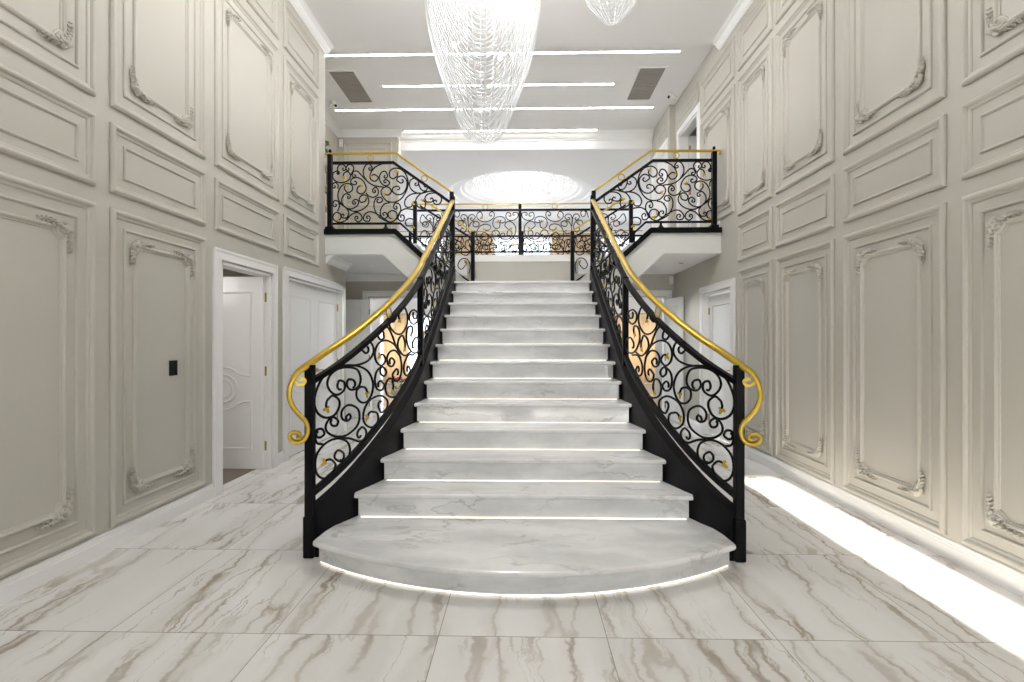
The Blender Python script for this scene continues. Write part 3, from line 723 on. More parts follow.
GALL=[
 ([(-0.682,3.686),(-0.714,3.734),(-0.77,3.71),(-0.781,3.638),(-0.706,3.566),(-0.594,3.557),(-0.491,3.613),(-0.463,3.692),(-0.507,3.74),(-0.546,3.709)],'l',0.5),
 ([(-0.179,3.707),(-0.227,3.723),(-0.259,3.651),(-0.211,3.587),(-0.116,3.579),(-0.044,3.634),(-0.039,3.706),(-0.092,3.722)],0.5,0.5),
 ([(-0.363,3.508),(-0.379,3.445),(-0.451,3.437),(-0.491,3.509),(-0.467,3.605),(-0.371,3.647),(-0.283,3.62),(-0.27,3.556),(-0.315,3.532)],'l',0.4),
 ([(-0.227,3.428),(-0.275,3.484),(-0.243,3.548),(-0.164,3.555),(-0.092,3.483),(-0.076,3.388),(-0.116,3.276),(-0.211,3.205),(-0.339,3.178),(-0.451,3.222),(-0.507,3.31),(-0.491,3.382),(-0.427,3.405),(-0.379,3.365)],'l',0.4),
 ([(-0.235,3.348),(-0.203,3.396),(-0.148,3.364),(-0.164,3.276),(-0.243,3.229),(-0.323,3.245),(-0.363,3.301),(-0.331,3.341)],0.4,0.4),
 ([(-0.594,3.398),(-0.531,3.422),(-0.546,3.485),(-0.626,3.51),(-0.722,3.478),(-0.778,3.391),(-0.786,3.279),(-0.738,3.167),(-0.642,3.119),(-0.546,3.15),(-0.515,3.23),(-0.554,3.302)],'l','l'),
 ([(-0.706,3.311),(-0.658,3.358),(-0.594,3.334),(-0.578,3.262),(-0.642,3.215),(-0.714,3.247)],0.4,0.4),
 ([(-1.05,3.592),(-1.074,3.64),(-1.034,3.687),(-0.97,3.663),(-0.946,3.583),(-0.938,3.471)],0.6,0),
 ([(-0.842,3.591),(-0.81,3.638),(-0.858,3.686),(-0.922,3.663),(-0.946,3.575)],0.6,0),
 ([(-0.85,3.495),(-0.826,3.463),(-0.754,3.478),(-0.746,3.534),(-0.802,3.566),(-0.882,3.543),(-0.93,3.455),(-0.922,3.36),(-0.85,3.335)],'l',0.5),
 ([(-1.058,3.496),(-1.106,3.488),(-1.13,3.536),(-1.09,3.576),(-1.018,3.56),(-0.97,3.488),(-0.978,3.4),(-1.026,3.357),(-1.066,3.392)],'l',0.5),
 ([(-1.186,3.688),(-1.162,3.648),(-1.114,3.648),(-1.098,3.712),(-1.138,3.752),(-1.202,3.728),(-1.234,3.617)],'l',0),
 ([(-0.132,3.085),(-0.116,3.029),(-0.052,3.037),(-0.028,3.101),(-0.068,3.149),(-0.148,3.141),(-0.211,3.069),(-0.339,3.022)],'l',0),
 ([(-0.411,3.038),(-0.419,3.118),(-0.355,3.15),(-0.291,3.118),(-0.283,3.062)],0,0.6),
 ([(-0.211,3.022),(-0.187,3.117),(-0.243,3.157),(-0.307,3.118)],0,0.6),
 ([(-0.674,3.071),(-0.634,3.039),(-0.586,3.071),(-0.594,3.127),(-0.658,3.151),(-0.738,3.103),(-0.786,3.016)],'l',0),
 ([(-0.531,3.015),(-0.554,3.103),(-0.507,3.158),(-0.443,3.134),(-0.435,3.078)],0,0.6),
 ([(-1.138,3.025),(-1.186,3.121),(-1.138,3.201),(-1.058,3.184),(-1.026,3.105),(-1.074,3.065)],0,0.5),
 ([(-0.802,3.016),(-0.914,3.024),(-0.994,3.104),(-0.978,3.2),(-0.898,3.232),(-0.842,3.184),(-0.866,3.12)],0,0.5),
]
def scroll_path(pts, ts, te, k=7, tw=1):
    """body spline + a shrinking spiral at each end; returns path and leaf spots"""
    P = [Vector(p) for p in catmull(pts, k)]
    leaves = []
    def end_curl(Q, turns):
        a, b, c = Q[-3-k//2], Q[-1-k//4], Q[-1]
        a, b = Q[-1-2*(k//2)], Q[-1-(k//2)]
        A, Bv = b-a, c-b
        cr = A.x*Bv.y-A.y*Bv.x
        side = 1 if cr >= 0 else -1
        ang = math.atan2(Bv.y, Bv.x) + .5*side*abs(math.atan2(cr, A.dot(Bv)))
        dth = abs(math.atan2(cr, A.dot(Bv)))
        r = (A.length+Bv.length)/2/max(dth, .25)
        r = max(min(r, .06), .010)
        out = []; p = c.copy(); th = 0; st = .22
        while th < turns*2*PI:
            rr = r*(.48+.34*math.exp(-th*1.6))*math.exp(-.16*th) if turns > .2 else r*.9
            ang += side*st; th += st
            p = p + Vector((math.cos(ang), math.sin(ang)))*rr*st
            out.append(p.copy())
        return out, ang, side
    def do(Q, spec):
        if spec == 'l':
            ex, ang, side = end_curl(Q, .16)
            e = ex[-1] if ex else Q[-1]
            leaves.append((e, ang, side)); return ex
        if spec:
            return end_curl(Q, spec*tw+.12)[0]
        return []
    e2 = do(P, te); e1 = do(P[::-1], ts)
    return e1[::-1] + P + e2, leaves
def leaf_mb(fn3, p, ang, side, size):
    """two lobed gold leaf at the end of a scroll; fn3(u,v)->(point, tu, tv, n)"""
    mb = MB()
    c, tu, tv, nn = fn3(p.x, p.y)
    for da, off, L, W in ((side*.25, .75, 1.0, .52), (-side*1.15, .55, .78, .44), (side*1.5, .45, .6, .40)):
        a = ang+da; d = tu*math.cos(a)+tv*math.sin(a); e = nn.cross(d)
        R = Matrix((d, e, nn)).transposed()
        mb.ball(c+d*size*off, size*L, size*W, size*.22, 8, 5, R)
    return mb
def iron_scrolls(root, data, fn3, r, leaf=.018, sides=6, k=7, tw=1, org=Vector((0,0,0))):
    for pts, ts, te in data:
        path, leaves = scroll_path(pts, ts, te, k, tw)
        mb = MB().tube([fn3(p.x, p.y)[0]-org for p in path], r, sides)
        o = mb.build('scroll', M['iron'], root, smooth=True)
        for p, ang, side in leaves:
            m = leaf_mb(fn3, p, ang, side, leaf); m.v = [tuple(Vector(q)-org) for q in m.v]
            m.build('leaf', M['gold'], o, smooth=True)
RAILP = [(-.028,-.010),(-.024,-.016),(.024,-.016),(.028,-.010),(.028,.006),(.020,.014),(.008,.018),(-.008,.018),(-.020,.014),(-.028,.006)]
FLAT = [(-.022,-.016),(.022,-.016),(.022,.016),(-.022,.016)]
VOL = [(0.043,1.241),(0.089,1.203),(0.123,1.137),(0.136,1.059),(0.115,0.991),(0.074,0.932),(0.037,0.885),(0.027,0.828),(0.048,0.775),(0.089,0.759),(0.123,0.776),(0.133,0.807),(0.11,0.822),(0.079,0.814),(0.072,0.791),(0.095,0.788)]
VOL2 = [(0.118,1.178),(0.106,1.147),(0.086,1.118),(0.055,1.115),(0.042,1.140),(0.063,1.158),(.078,1.145)]
# arc length along the rail plan
SY = [3.0+.01*k for k in range(401)]; SS = [0]
for k in range(1, 401): SS.append(SS[-1]+math.hypot(.01, CY(SY[k])-CY(SY[k-1])))
def Y_of_s(s):
    lo, hi = 0, 400
    if s <= 0: return 3.0
    if s >= SS[-1]: return 7.0
    while hi-lo > 1:
        m = (lo+hi)//2
        if SS[m] <= s: lo = m
        else: hi = m
    return SY[lo]+.01*(s-SS[lo])/(SS[hi]-SS[lo])
def s_of_Y(Y): return SS[max(0, min(400, int(round((Y-3.0)/.01))))]
for sx, nm in ((-1, 'left'), (1, 'right')):
    org = Vector((sx*1.355, 3.2, 0))
    bal = thing('stair_balustrade', 'curved black wrought iron balustrade with gold handrail along the %s side of the main stairs' % nm, 'balustrade', org, group='balustrades of the main flight')
    def put(mb, name, mat, **k):
        mb.v = [tuple(Vector(p)-org) for p in mb.v]
        return mb.build(name, mat, bal, **k)
    def c3(Y, z): return Vector((sx*CY(Y), Y, z))
    def side_at(Y):
        t = Vector((sx*(CY(Y+.02)-CY(Y-.02)), .04, 0)).normalized()
        return Vector((t.y, -t.x, 0))
    def fn3(s, z):
        Y = Y_of_s(s); t = Vector((sx*(CY(Y+.02)-CY(Y-.02)), .04, 0)).normalized()
        tu, tv = t, Vector((0,0,1))
        return c3(Y, z), tu, tv, tu.cross(tv)
    # newel, posts
    sd = side_at(3.22); tg = Vector((-sd.y, sd.x, 0))
    nc = Vector((sx*1.371, 3.2, 0))
    ex, ey = Vector((1,0,0)), Vector((0,1,0))
    nw = MB().obox(nc+Vector((0,0,.135)), ex, ey, (0,0,1), .036, .036, .135)
    put(nw, 'newel_plinth', M['iron'], bevel=.012)
    put(MB().obox(nc+Vector((0,0,.27+.485)), ex, ey, (0,0,1), .027, .027, .485), 'newel_post', M['iron'], bevel=.004)
    for Y, hw in ((4.72, .026), (6.93, .03)):
        s1, t1 = side_at(Y), None; t1 = Vector((-s1.y, s1.x, 0))
        z0, z1 = (pitch(Y)+.0, pitch(Y)+.93) if Y < 6 else (ZL, 3.40)
        put(MB().obox(c3(Y, (z0+z1)/2), s1, t1, (0,0,1), hw, hw, (z1-z0)/2), 'post', M['iron'], bevel=.003)
    ys = [3.2+(6.93-3.2)*k/70 for k in range(71)]
    for nme, off, sc in (('top_rail', .915, (1, 1)), ('bottom_rail', .195, (.9, 1.2))):
        put(MB().sweep([c3(Y, pitch(Y)+off) for Y in ys], [side_at(Y) for Y in ys], FLAT, [sc]*len(ys)), nme, M['iron'])
    # gold handrail with its volute
    hp = [tuple(c3(Y, pitch(Y)+1.055)) for Y in ys[::-1]]
    hs = [side_at(Y) for Y in ys[::-1]]
    d = Vector((sx*1, -.45, 0)).normalized(); sv = Vector((d.y, -d.x, 0))*-1
    if sv.dot(hs[-1]) < 0: sv = -sv
    raw = [(0, 1.274)] + VOL
    vol = catmull(raw, 6)[1:]
    nv = nc-Vector((sx*.014, 0, 0))
    vp = [tuple(nv + d*a + Vector((0,0,z-.012))) for a, z in vol]
    hp, hs, vp = hp[:-2], hs[:-2], vp[4:]
    path = hp + vp
    n1 = len(hp)
    sides = hs + [hs[-1].lerp(sv, min(1, (k+1)/10)).normalized() for k in range(len(vp))]
    # frames stay continuous through the loop of the volute: sweep by hand
    rings = []
    for i, p in enumerate(path):
        a, b = Vector(path[max(i-1, 0)]), Vector(path[min(i+1, len(path)-1)])
        t = (b-a).normalized(); sdv = sides[i]; sdv = (sdv-t*sdv.dot(t)).normalized(); up = sdv.cross(t).normalized()
        if i == 0: flip = 1 if up.z > 0 else -1
        up = up*flip
        q = max(0, (i-n1)/max(1, len(vp)-1))
        ks, ku = 1+.08*min(1, q*2), 1-.30*q
        rings.append([Vector(p)+sdv*u*ks+up*v*ku for u, v in RAILP])
    hr = put(MB().strip(rings), 'handrail', M['gold'], smooth=True)
    cp = catmull(VOL2, 6)
    rr = [[Vector(nc + d*a + Vector((0,0,z-.0)))] for a, z in cp]
    rings = []
    pts3 = [nv + d*a + Vector((0,0,z)) for a, z in cp]
    for i, p in enumerate(pts3):
        t = (pts3[min(i+1, len(pts3)-1)]-pts3[max(i-1, 0)]).normalized(); u = sv.cross(t)
        rings.append([p+sv*x*.016+u*y*.008 for x, y in ((-1,-1),(1,-1),(1,1),(-1,1))])
    put(MB().strip(rings), 'handrail_curl', M['gold'], smooth=False)
    for Y in (3.95, 5.75):
        f = fn3(s_of_Y(Y), pitch(Y)+.985)
        put(MB().torus(f[0], f[1], f[2], .040, .0065, 22, 6), 'ring', M['gold'], smooth=True)
    # scrolls, lower panel as traced, upper panel the same design stretched to its length
    iron_scrolls(bal, MAIN, fn3, .0086, .026, 6, 7, .8, org)
    sA, sB, uA, uB = .27, s_of_Y(4.70), s_of_Y(4.76), s_of_Y(6.88)
    up = []
    for pts, ts, te in MAIN:
        q = []
        for s, z in pts:
            rel = z-pitch(Y_of_s(s)); s2 = uA+(s-sA)/(sB-sA)*(uB-uA)
            q.append((s2, pitch(Y_of_s(s2))+rel))
        up.append((q, ts, te))
    iron_scrolls(bal, up, fn3, .0086, .026, 6, 6, .8, org)

def flat3(y):
    return lambda u, z: (Vector((u, y, z)), Vector((1,0,0)), Vector((0,0,1)), Vector((1,0,0)).cross(Vector((0,0,1))))
def bar(mb, a, b, w, h):
    """flat bar from a to b; w = depth (y), h = height across"""
    a, b = Vector(a), Vector(b); t = (b-a).normalized(); y = Vector((0,1,0)); u = t.cross(y).normalized()
    return mb.obox((a+b)/2, t, y, u, (b-a).length/2, w/2, h/2)
# balcony balustrades (with the slope down to the half landing)
for sx, nm in ((-1, 'left'), (1, 'right')):
    org = Vector((sx*2.66, YB, ZF))
    b = thing('balcony_balustrade', 'black scrollwork balustrade with gold rail on the front of the %s balcony' % nm, 'balustrade', org, group='balcony balustrades')
    def put(mb, name, mat, **k):
        mb.v = [tuple(Vector(p)-org) for p in mb.v]
        return mb.build(name, mat, b, **k)
    X = lambda x, z: (sx*x, YB, z)
    PX = 2.695 if sx < 0 else 2.64; PE = 2.80 if sx < 0 else 2.725
    put(MB().box(sx*PX-.03, sx*PX+.03, YB-.035, YB+.035, 2.94, 4.0), 'post', M['iron'], bevel=.003)
    put(MB().box(sx*PX-.055, sx*PX+.055, YB-.05, YB+.05, 2.94, 2.99), 'post_foot', M['iron'], bevel=.01)
    put(MB().box(sx*.985-.028, sx*.985+.028, YB-.028, YB+.028, 2.21, 3.47), 'post', M['iron'], bevel=.003)
    m = MB(); bar(m, X(2.655, 3.885), X(1.80, 3.885), .035, .035); bar(m, X(1.81, 3.89), X(.985, 3.31), .035, .035)
    put(m, 'top_rail', M['iron'])
    m = MB(); bar(m, X(2.655, 3.035), X(1.70, 3.035), .03, .026); bar(m, X(1.71, 3.04), X(.985, 2.38), .03, .026)
    put(m, 'bottom_rail', M['iron'])
    hrp = [X(2.80, 3.95), X(2.80, 4.005), X(2.79, 4.015), X(1.78, 4.02), X(.985, 3.465)]
    m = MB(); bar(m, X(PE, 4.012), X(1.765, 4.02), .05, .024); bar(m, X(1.775, 4.022), X(.975, 3.455), .05, .024); bar(m, X(PE-.012, 4.014), X(PE-.012, 3.965), .05, .02)
    put(m, 'handrail', M['gold'], bevel=.006)
    put(MB().lathe([(0,-.03),(.012,-.03),(.012,.0),(.02,.01),(.02,.03),(.012,.045),(0,.05)], (sx*PX, YB, 4.03), 12), 'finial', M['iron'], smooth=True)
    for x, z in ((2.12, 3.955), (1.37, 3.66)):
        put(MB().torus((sx*x, YB, z), (1,0,0), (0,0,1), .042, .007, 22, 6), 'ring', M['gold'], smooth=True)
    put(MB().box(sx*1.91-.014, sx*1.91+.014, YB-.014, YB+.014, 2.94, 3.035).lathe([(.02,2.94),(.05,2.94),(.05,2.955),(.03,2.975),(.022,2.99),(0,2.99)], (sx*1.91, YB, 0), 14), 'rail_foot', M['iron'])
    m = MB(); bar(m, X(PE, 2.915), X(1.76, 2.915), .12, .07); bar(m, X(1.775, 2.92), X(.97, 2.185), .12, .07)
    put(m, 'base_band', M['iron'])
    iron_scrolls(b, [([(sx*x, z) for x, z in pts], ts, te) for pts, ts, te in BALC], flat3(YB), .0095, .027, 6, 6, 1, org)

# gallery balustrade behind the landing
def gallery(name, label, Y, posts, x0, x1, group, panels, z=0, r=.0088, sides=5):
    org = Vector((0, Y, ZF))
    b = thing(name, label, 'balustrade', org, group=group)
    def put(mb, nme, mat, **k):
        mb.v = [tuple(Vector(p)-org) for p in mb.v]
        return mb.build(nme, mat, b, **k)
    for x in posts: put(MB().box(x-.028, x+.028, Y-.028, Y+.028, ZF-.02, 3.87), 'post', M['iron'])
    put(MB().box(x0, x1, Y-.018, Y+.018, 3.745, 3.78), 'top_rail', M['iron']); put(MB().box(x0, x1, Y-.014, Y+.014, 2.99, 3.018), 'bottom_rail', M['iron'])
    put(MB().box(x0, x1, Y-.022, Y+.022, 3.865, 3.885), 'handrail', M['gold'], bevel=.006)
    for a, c in panels:
        for x in ((a+c)/2,): put(MB().torus((x, Y, 3.823), (1,0,0), (0,0,1), .045, .006, 18, 5), 'ring', M['gold'], smooth=True)
    for (a, c), (fl, dx) in panels.items():
        D = []
        for pts, ts, te in GALL:
            D.append(([(dx+fl*x, zz) for x, zz in pts], ts, te))
        D = [q for q in D if min(p[0] for p in q[0]) > a-.02 and max(p[0] for p in q[0]) < c+.02]
        iron_scrolls(b, D, flat3(Y), r, .026, sides, 5, 1, org)
    return b
# the traced half runs from about -1.25 to 0 beside the centre post; the outer stretch repeats it
gallery('gallery_balustrade', 'straight black scrollwork balustrade with gold rail behind the half landing', YG+.0, (-1.95, -.045, 1.95), -1.95, 1.95, None,
        {(-1.30, -.045): (1, -.045), (-.0449, 1.22): (-1, -.045), (-1.94, -1.26): (-1, -2.56), (1.2, 1.94): (1, 2.49)})
gallery('gallery_balustrade', 'far black scrollwork balustrade across the gallery, seen through the nearer one', 11.3, (-2.55, 0, 2.5), -3.7, 2.7, None,
        {(-1.30, 0.0): (1, 0), (0.001, 1.30): (-1, 0), (-2.54, -1.31): (-1, -2.56), (1.31, 2.5): (1, 2.53)}, r=.010)
# inner balustrades of the side flights, along the back
for sx, nm in ((-1, 'left'), (1, 'right')):
    Y = YG-.10; org = Vector((sx*.9, Y, ZL))
    b = thing('side_flight_balustrade', 'short sloping black balustrade with gold rail beside the %s upper steps' % nm, 'balustrade', org, group='balustrades of the upper steps')
    def put(mb, name, mat, **k):
        mb.v = [tuple(Vector(p)-org) for p in mb.v]
        return mb.build(name, mat, b, **k)
    X = lambda x, z: (sx*x, Y, z)
    put(MB().box(sx*.89-.033, sx*.89+.033, Y-.033, Y+.033, ZL, 3.35), 'post', M['iron'], bevel=.003)
    put(MB().box(sx*1.93-.033, sx*1.93+.033, Y-.033, Y+.033, ZF, 3.9), 'post', M['iron'], bevel=.003)
    m = MB(); bar(m, X(.89, 3.36), X(1.80, 3.93), .05, .026); put(m, 'handrail', M['gold'], bevel=.005)
    m = MB(); bar(m, X(.89, 3.22), X(1.84, 3.82), .03, .032); put(m, 'top_rail', M['iron'])
    m = MB(); bar(m, X(.89, 2.42), X(1.84, 3.06), .03, .03); put(m, 'bottom_rail', M['iron'])
    base = [([(1.02,2.75),(1.10,2.68),(1.16,2.75),(1.10,2.86),(.99,2.86),(.94,2.74),(.96,2.6)], 'l', 0), ([(.95,3.15),(.93,3.02),(1.0,2.93),(1.1,2.97),(1.08,3.07)], 0, .6),
            ([(1.25,2.85),(1.33,2.82),(1.37,2.92),(1.28,3.03),(1.14,3.02),(1.10,3.14),(1.2,3.22)], 'l', .6), ([(1.2,2.72),(1.34,2.78),(1.45,2.9),(1.5,3.06),(1.42,3.14),(1.34,3.08)], 0, .6),
            ([(1.62,3.05),(1.70,3.06),(1.74,3.18),(1.64,3.28),(1.5,3.26),(1.42,3.32)], 'l', .5), ([(1.55,2.98),(1.68,3.0),(1.8,3.12),(1.83,3.3),(1.76,3.38),(1.68,3.33)], 0, .6),
            ([(1.62,3.52),(1.72,3.58),(1.8,3.66),(1.84,3.55),(1.77,3.48)], 0, .5), ([(1.3,3.3),(1.42,3.4),(1.54,3.48),(1.6,3.4),(1.53,3.34)], 0, .5)]
    iron_scrolls(b, [([(sx*x, z) for x, z in pts], ts, te) for pts, ts, te in base], flat3(Y), .009, .028, 5, 5, 1, org)

# ================================================================== CHANDELIERS
def strand_chandelier(name, label, cx, cy, zb, ztop, R, power, prof, lobes, per, merid, seed, pitch_b=.016):
    """prof(t) radius factor, t=0 at the bottom tip, 1 at the top ring"""
    t = thing(name, label, 'chandelier', (cx, cy, ztop), group='bead strand chandeliers')
    H = ztop-zb; rnd = random.Random(seed)
    mb = MB()
    def strand(path):
        # resample to the bead pitch and swell the tube into beads
        out = [Vector(path[0])]; acc = 0
        step = pitch_b/2
        for a, b in zip(path[:-1], path[1:]):
            a, b = Vector(a), Vector(b); L = (b-a).length; d = step-acc
            while d <= L:
                out.append(a.lerp(b, d/L)); d += step
            acc = L-(d-step)
        if len(out) > 3: mb.tube(out, [.0068 if i % 2 else .0034 for i in range(len(out))], 5)
    for lb in range(lobes):
        f0 = -PI/2+.12+2*PI*lb/lobes
        for k in range(per):
            q = (k+1)/per
            al = math.radians(4+86*q); dep = H*(.06+.93*q**.95)*rnd.uniform(.985, 1.01); dep = min(dep, H*.995)
            pts = []
            for j in range(41):
                s = -1+2*j/40
                zz = -dep*math.sqrt(max(0, 1-abs(s)**2.3))
                tt = 1+zz/H
                r = R*prof(max(tt, 0))*(1-.06*(1-q))
                a = f0+al*(math.copysign(abs(s)**1.0, s))
                pts.append((r*math.cos(a), r*math.sin(a), zz))
            strand(pts)
    for k in range(merid):
        a = 2*PI*(k+.5)/merid
        pts = []
        for j in range(30):
            tt = 1-j/29*.985; r = R*prof(tt)
            pts.append((r*math.cos(a), r*math.sin(a), -H*(1-tt)))
        strand(pts)
    tag(mb.build('bead_strand', M['bead'], t, smooth=True), kind='stuff')
    n = 40
    MB().tube([(R*1.0*math.cos(2*PI*i/n), R*math.sin(2*PI*i/n), .0) for i in range(n)], .012, 8, loop=True).build('crown_ring', M['white'], t, smooth=True)
    MB().lathe([(0,ZC-ztop),(R*.8,ZC-ztop),(R*.8,ZC-ztop-.04),(R*.72,ZC-ztop-.05),(0,ZC-ztop-.05)], n=32).build('ceiling_plate', M['white'], t)
    for i in range(4):
        a = PI/4+i*PI/2; x, y = R*.7*math.cos(a), R*.7*math.sin(a)
        MB().tube([(x, y, ZC-ztop-.05), (x*1.38, y*1.38, 0)], .004, 5).build('hanging_rod', M['white'], t)
    for i, (fx, fy, fz) in enumerate(power[1]):
        MB().ball((fx*R, fy*R, -fz*H), .016, .016, .024, 8, 6).build('bulb', M['bulb'], t, smooth=True)
        l = bpy.data.lights.new('bulb_light', 'POINT'); l.energy = power[0]*(1 if fz < .3 else .05); l.shadow_soft_size = .05; l.color = (1,.985,.97)
        lo = bpy.data.objects.new('bulb_light', l); COL.objects.link(lo); lo.parent = t; lo.location = (fx*R, fy*R-.0, -fz*H+.06)
big = pchip([0, .03, .07, .16, .29, .48, .66, 1.0], [.14, .27, .37, .50, .67, .86, .96, 1.0])
strand_chandelier('chandelier', 'huge tapering chandelier of draped white bead strands hanging in front of the light slots', -.332, 4.2, 3.056, 4.75, .50,
                  (POW1, [(.45,0,-.16),(-.45,0,-.16),(0,.45,-.16),(0,-.45,-.16),(.35,-.3,.42),(-.45,-.2,.55),(.3,-.25,.62)]), big, 2, 34, 24, 5)
small = pchip([0, .10, .25, .5, 1.0], [.22, .52, .88, 1.0, 1.05])
strand_chandelier('chandelier', 'smaller bead chandelier tip hanging near the right of the hall ceiling', .75, 4.2, 4.06, 4.95, .25,
                  (POW2, [(.0,-.2,-.2),(.2,.2,.5)]), small, 2, 16, 22, 6, .02)
# round crystal chandelier in the dome of the far hall
t = thing('chandelier', 'broad crystal chandelier filling the round ceiling dome behind the gallery', 'chandelier', (DC[0], DC[1], 5.3), group=None)
MB().torus((0,0,.42), (1,0,0), (0,1,0), 1.3, .02, 40, 6).torus((0,0,.5), (1,0,0), (0,1,0), .8, .02, 40, 6).tube([(0,0,.3),(0,0,.7)], .03, 8).tube([(-1.3,0,.42),(1.3,0,.42)], .012, 6).tube([(0,-1.3,.42),(0,1.3,.42)], .012, 6).build('frame', M['white'], t)
mb = MB(); rnd = random.Random(11)
for i in range(1500):
    r = 1.36*math.sqrt(rnd.random()); a = rnd.uniform(0, 2*PI); z = .40-.42*math.sqrt(max(0, 1-(r/1.45)**2))*rnd.uniform(.3, 1); s = rnd.uniform(.016, .034)
    x, y = r*math.cos(a), r*math.sin(a)
    mb.add([(x+s*.6,y,z),(x,y+s*.6,z),(x-s*.6,y,z),(x,y-s*.6,z),(x,y,z+s),(x,y,z-s*1.6)], [(0,1,4),(1,2,4),(2,3,4),(3,0,4),(1,0,5),(2,1,5),(3,2,5),(0,3,5)])
tag(mb.build('crystal_drops', M['crystal'], t), kind='stuff')
l = bpy.data.lights.new('dome_light', 'POINT'); l.energy = POW3; l.shadow_soft_size = .5
lo = bpy.data.objects.new('dome_light', l); COL.objects.link(lo); lo.parent = t; lo.location = (0, 0, -.35)

# ================================================================== CEILING FITTINGS
for y, a, b, lab in ((7.34, -2.95, 2.295, 'longest light slot, nearest the hall'), (8.25, -2.31, 1.504, 'second light slot from the hall, shorter'), (9.09, -3.42, 2.356, 'third light slot from the hall, long'), (10.03, -2.37, 1.48, 'short light slot beside the far cornice')):
    t = thing('linear_light', 'thin white '+lab+', in the gallery ceiling', 'ceiling light', ((a+b)/2, y, ZG), group='linear lights in the gallery ceiling')
    h = (b-a)/2
    MB().box(-h, h, -.022, .022, -.004, .004).build('diffuser', M['led'], t)
    MB().box(-h-.01, h+.01, -.030, -.022, -.005, .004).box(-h-.01, h+.01, .022, .030, -.005, .004).box(-h-.01, -h, -.022, .022, -.005, .004).box(h, h+.01, -.022, .022, -.005, .004).build('frame', M['white'], t)
for x, y, nm in ((-2.845, 8.28, 'left'), (2.02, 8.28, 'right')):
    t = thing('ceiling_vent', 'grey mesh air vent at the %s of the gallery ceiling' % nm, 'air vent', (x, y, ZG), group='return air vents')
    w, d = .195, .51
    mb = MB(); mb.box(-w, w, -d, d, -.004, .002)
    for k in range(15): yy = -d+2*d*(k+.5)/15; mb.box(-w, w, yy-.006, yy+.006, -.009, -.004)
    mb.build('grille', M['grille'], t)
    MB().box(-w-.03, -w, -d-.03, d+.03, -.012, .002).box(w, w+.03, -d-.03, d+.03, -.012, .002).box(-w, w, -d-.03, -d, -.012, .002).box(-w, w, d, d+.03, -.012, .002).build('frame', M['white'], t)
def dome_camera(name, label, cat, loc, d):
    t = thing(name, label, cat, loc)
    MB().lathe([(0,0),(.05,0),(.05,-.015),(.03,-.03),(.012,-.03),(.012,-.07),(0,-.07)], n=16).build('mount', M['plastic'], t)
    v = Vector(d).normalized()
    MB().tube([Vector((0,0,-.09))-v*.07, Vector((0,0,-.09))+v*.08], .035, 12).build('camera_body', M['plastic'], t)
    MB().tube([Vector((0,0,-.09))+v*.08, Vector((0,0,-.09))+v*.09], .024, 12).build('lens', M['black'], t)
dome_camera('security_camera', 'small white security camera on the gallery ceiling near the right wall', 'camera', (2.55, 8.55, ZG), (-1,-.5,-.1))
dome_camera('security_camera', 'small white security camera on the gallery ceiling beside the left air vent', 'camera', (-3.35, 8.75, ZG), (1,-.6,-.1))
def pir(label, loc):
    t = thing('motion_sensor', label, 'sensor', loc)
    MB().box(-.035, .035, -.05, 0, -.15, 0).build('housing', M['plastic'], t, bevel=.012)
    MB().box(-.022, .022, -.056, -.05, -.12, -.06).build('lens', M['white'], t, bevel=.004)
pir('white motion sensor high in the corner of the lower right passage', (2.67, 9.055, 2.56))
pir('white motion sensor in the corner of the left upstairs alcove', (-3.66, 10.03, 5.46))
t = thing('smoke_detector', 'round white smoke detector under the right balcony', 'smoke detector', (2.38, 7.55, 2.594))
MB().lathe([(0,0),(.05,0),(.05,-.012),(.04,-.03),(.02,-.036),(0,-.036)], n=20).build('housing', M['plastic'], t, smooth=False)
MB().lathe([(.028,-.030),(.034,-.030),(.034,-.035),(.028,-.037)], n=20).build('ring', M['grille'], t)
for x, y, nm in ((2.15, 8.0, 'right'), (-2.45, 8.0, 'left')):
    t = thing('downlight', 'small round recessed downlight under the %s balcony' % nm, 'ceiling light', (x, y, 2.594))
    MB().lathe([(.036,.0),(.05,0),(.05,-.006),(.036,-.008)], n=24).build('bezel', M['white'], t)
    MB().lathe([(0,.0),(.036,0),(.036,-.003),(0,-.003)], n=24).build('diffuser', M['bulb'], t)
    l = bpy.data.lights.new('spot', 'SPOT'); l.energy = POW4; l.spot_size = 1.9; l.spot_blend = .8; l.shadow_soft_size = .05
    lo = bpy.data.objects.new('spot', l); COL.objects.link(lo); lo.location = (x, y, 2.57)
t = thing('wall_switch', 'small black switch plate inside the panel left of the open door', 'switch', (XL, 3.888, 1.18))
MB().box(0, .010, -.045, .045, -.06, .06).build('plate', M['black'], t, bevel=.004)
for k in (-1, 0, 1): MB().box(.010, .012, -.012, .012, k*.032-.010, k*.032+.010).build('button', M['black'], t, bevel=.001)

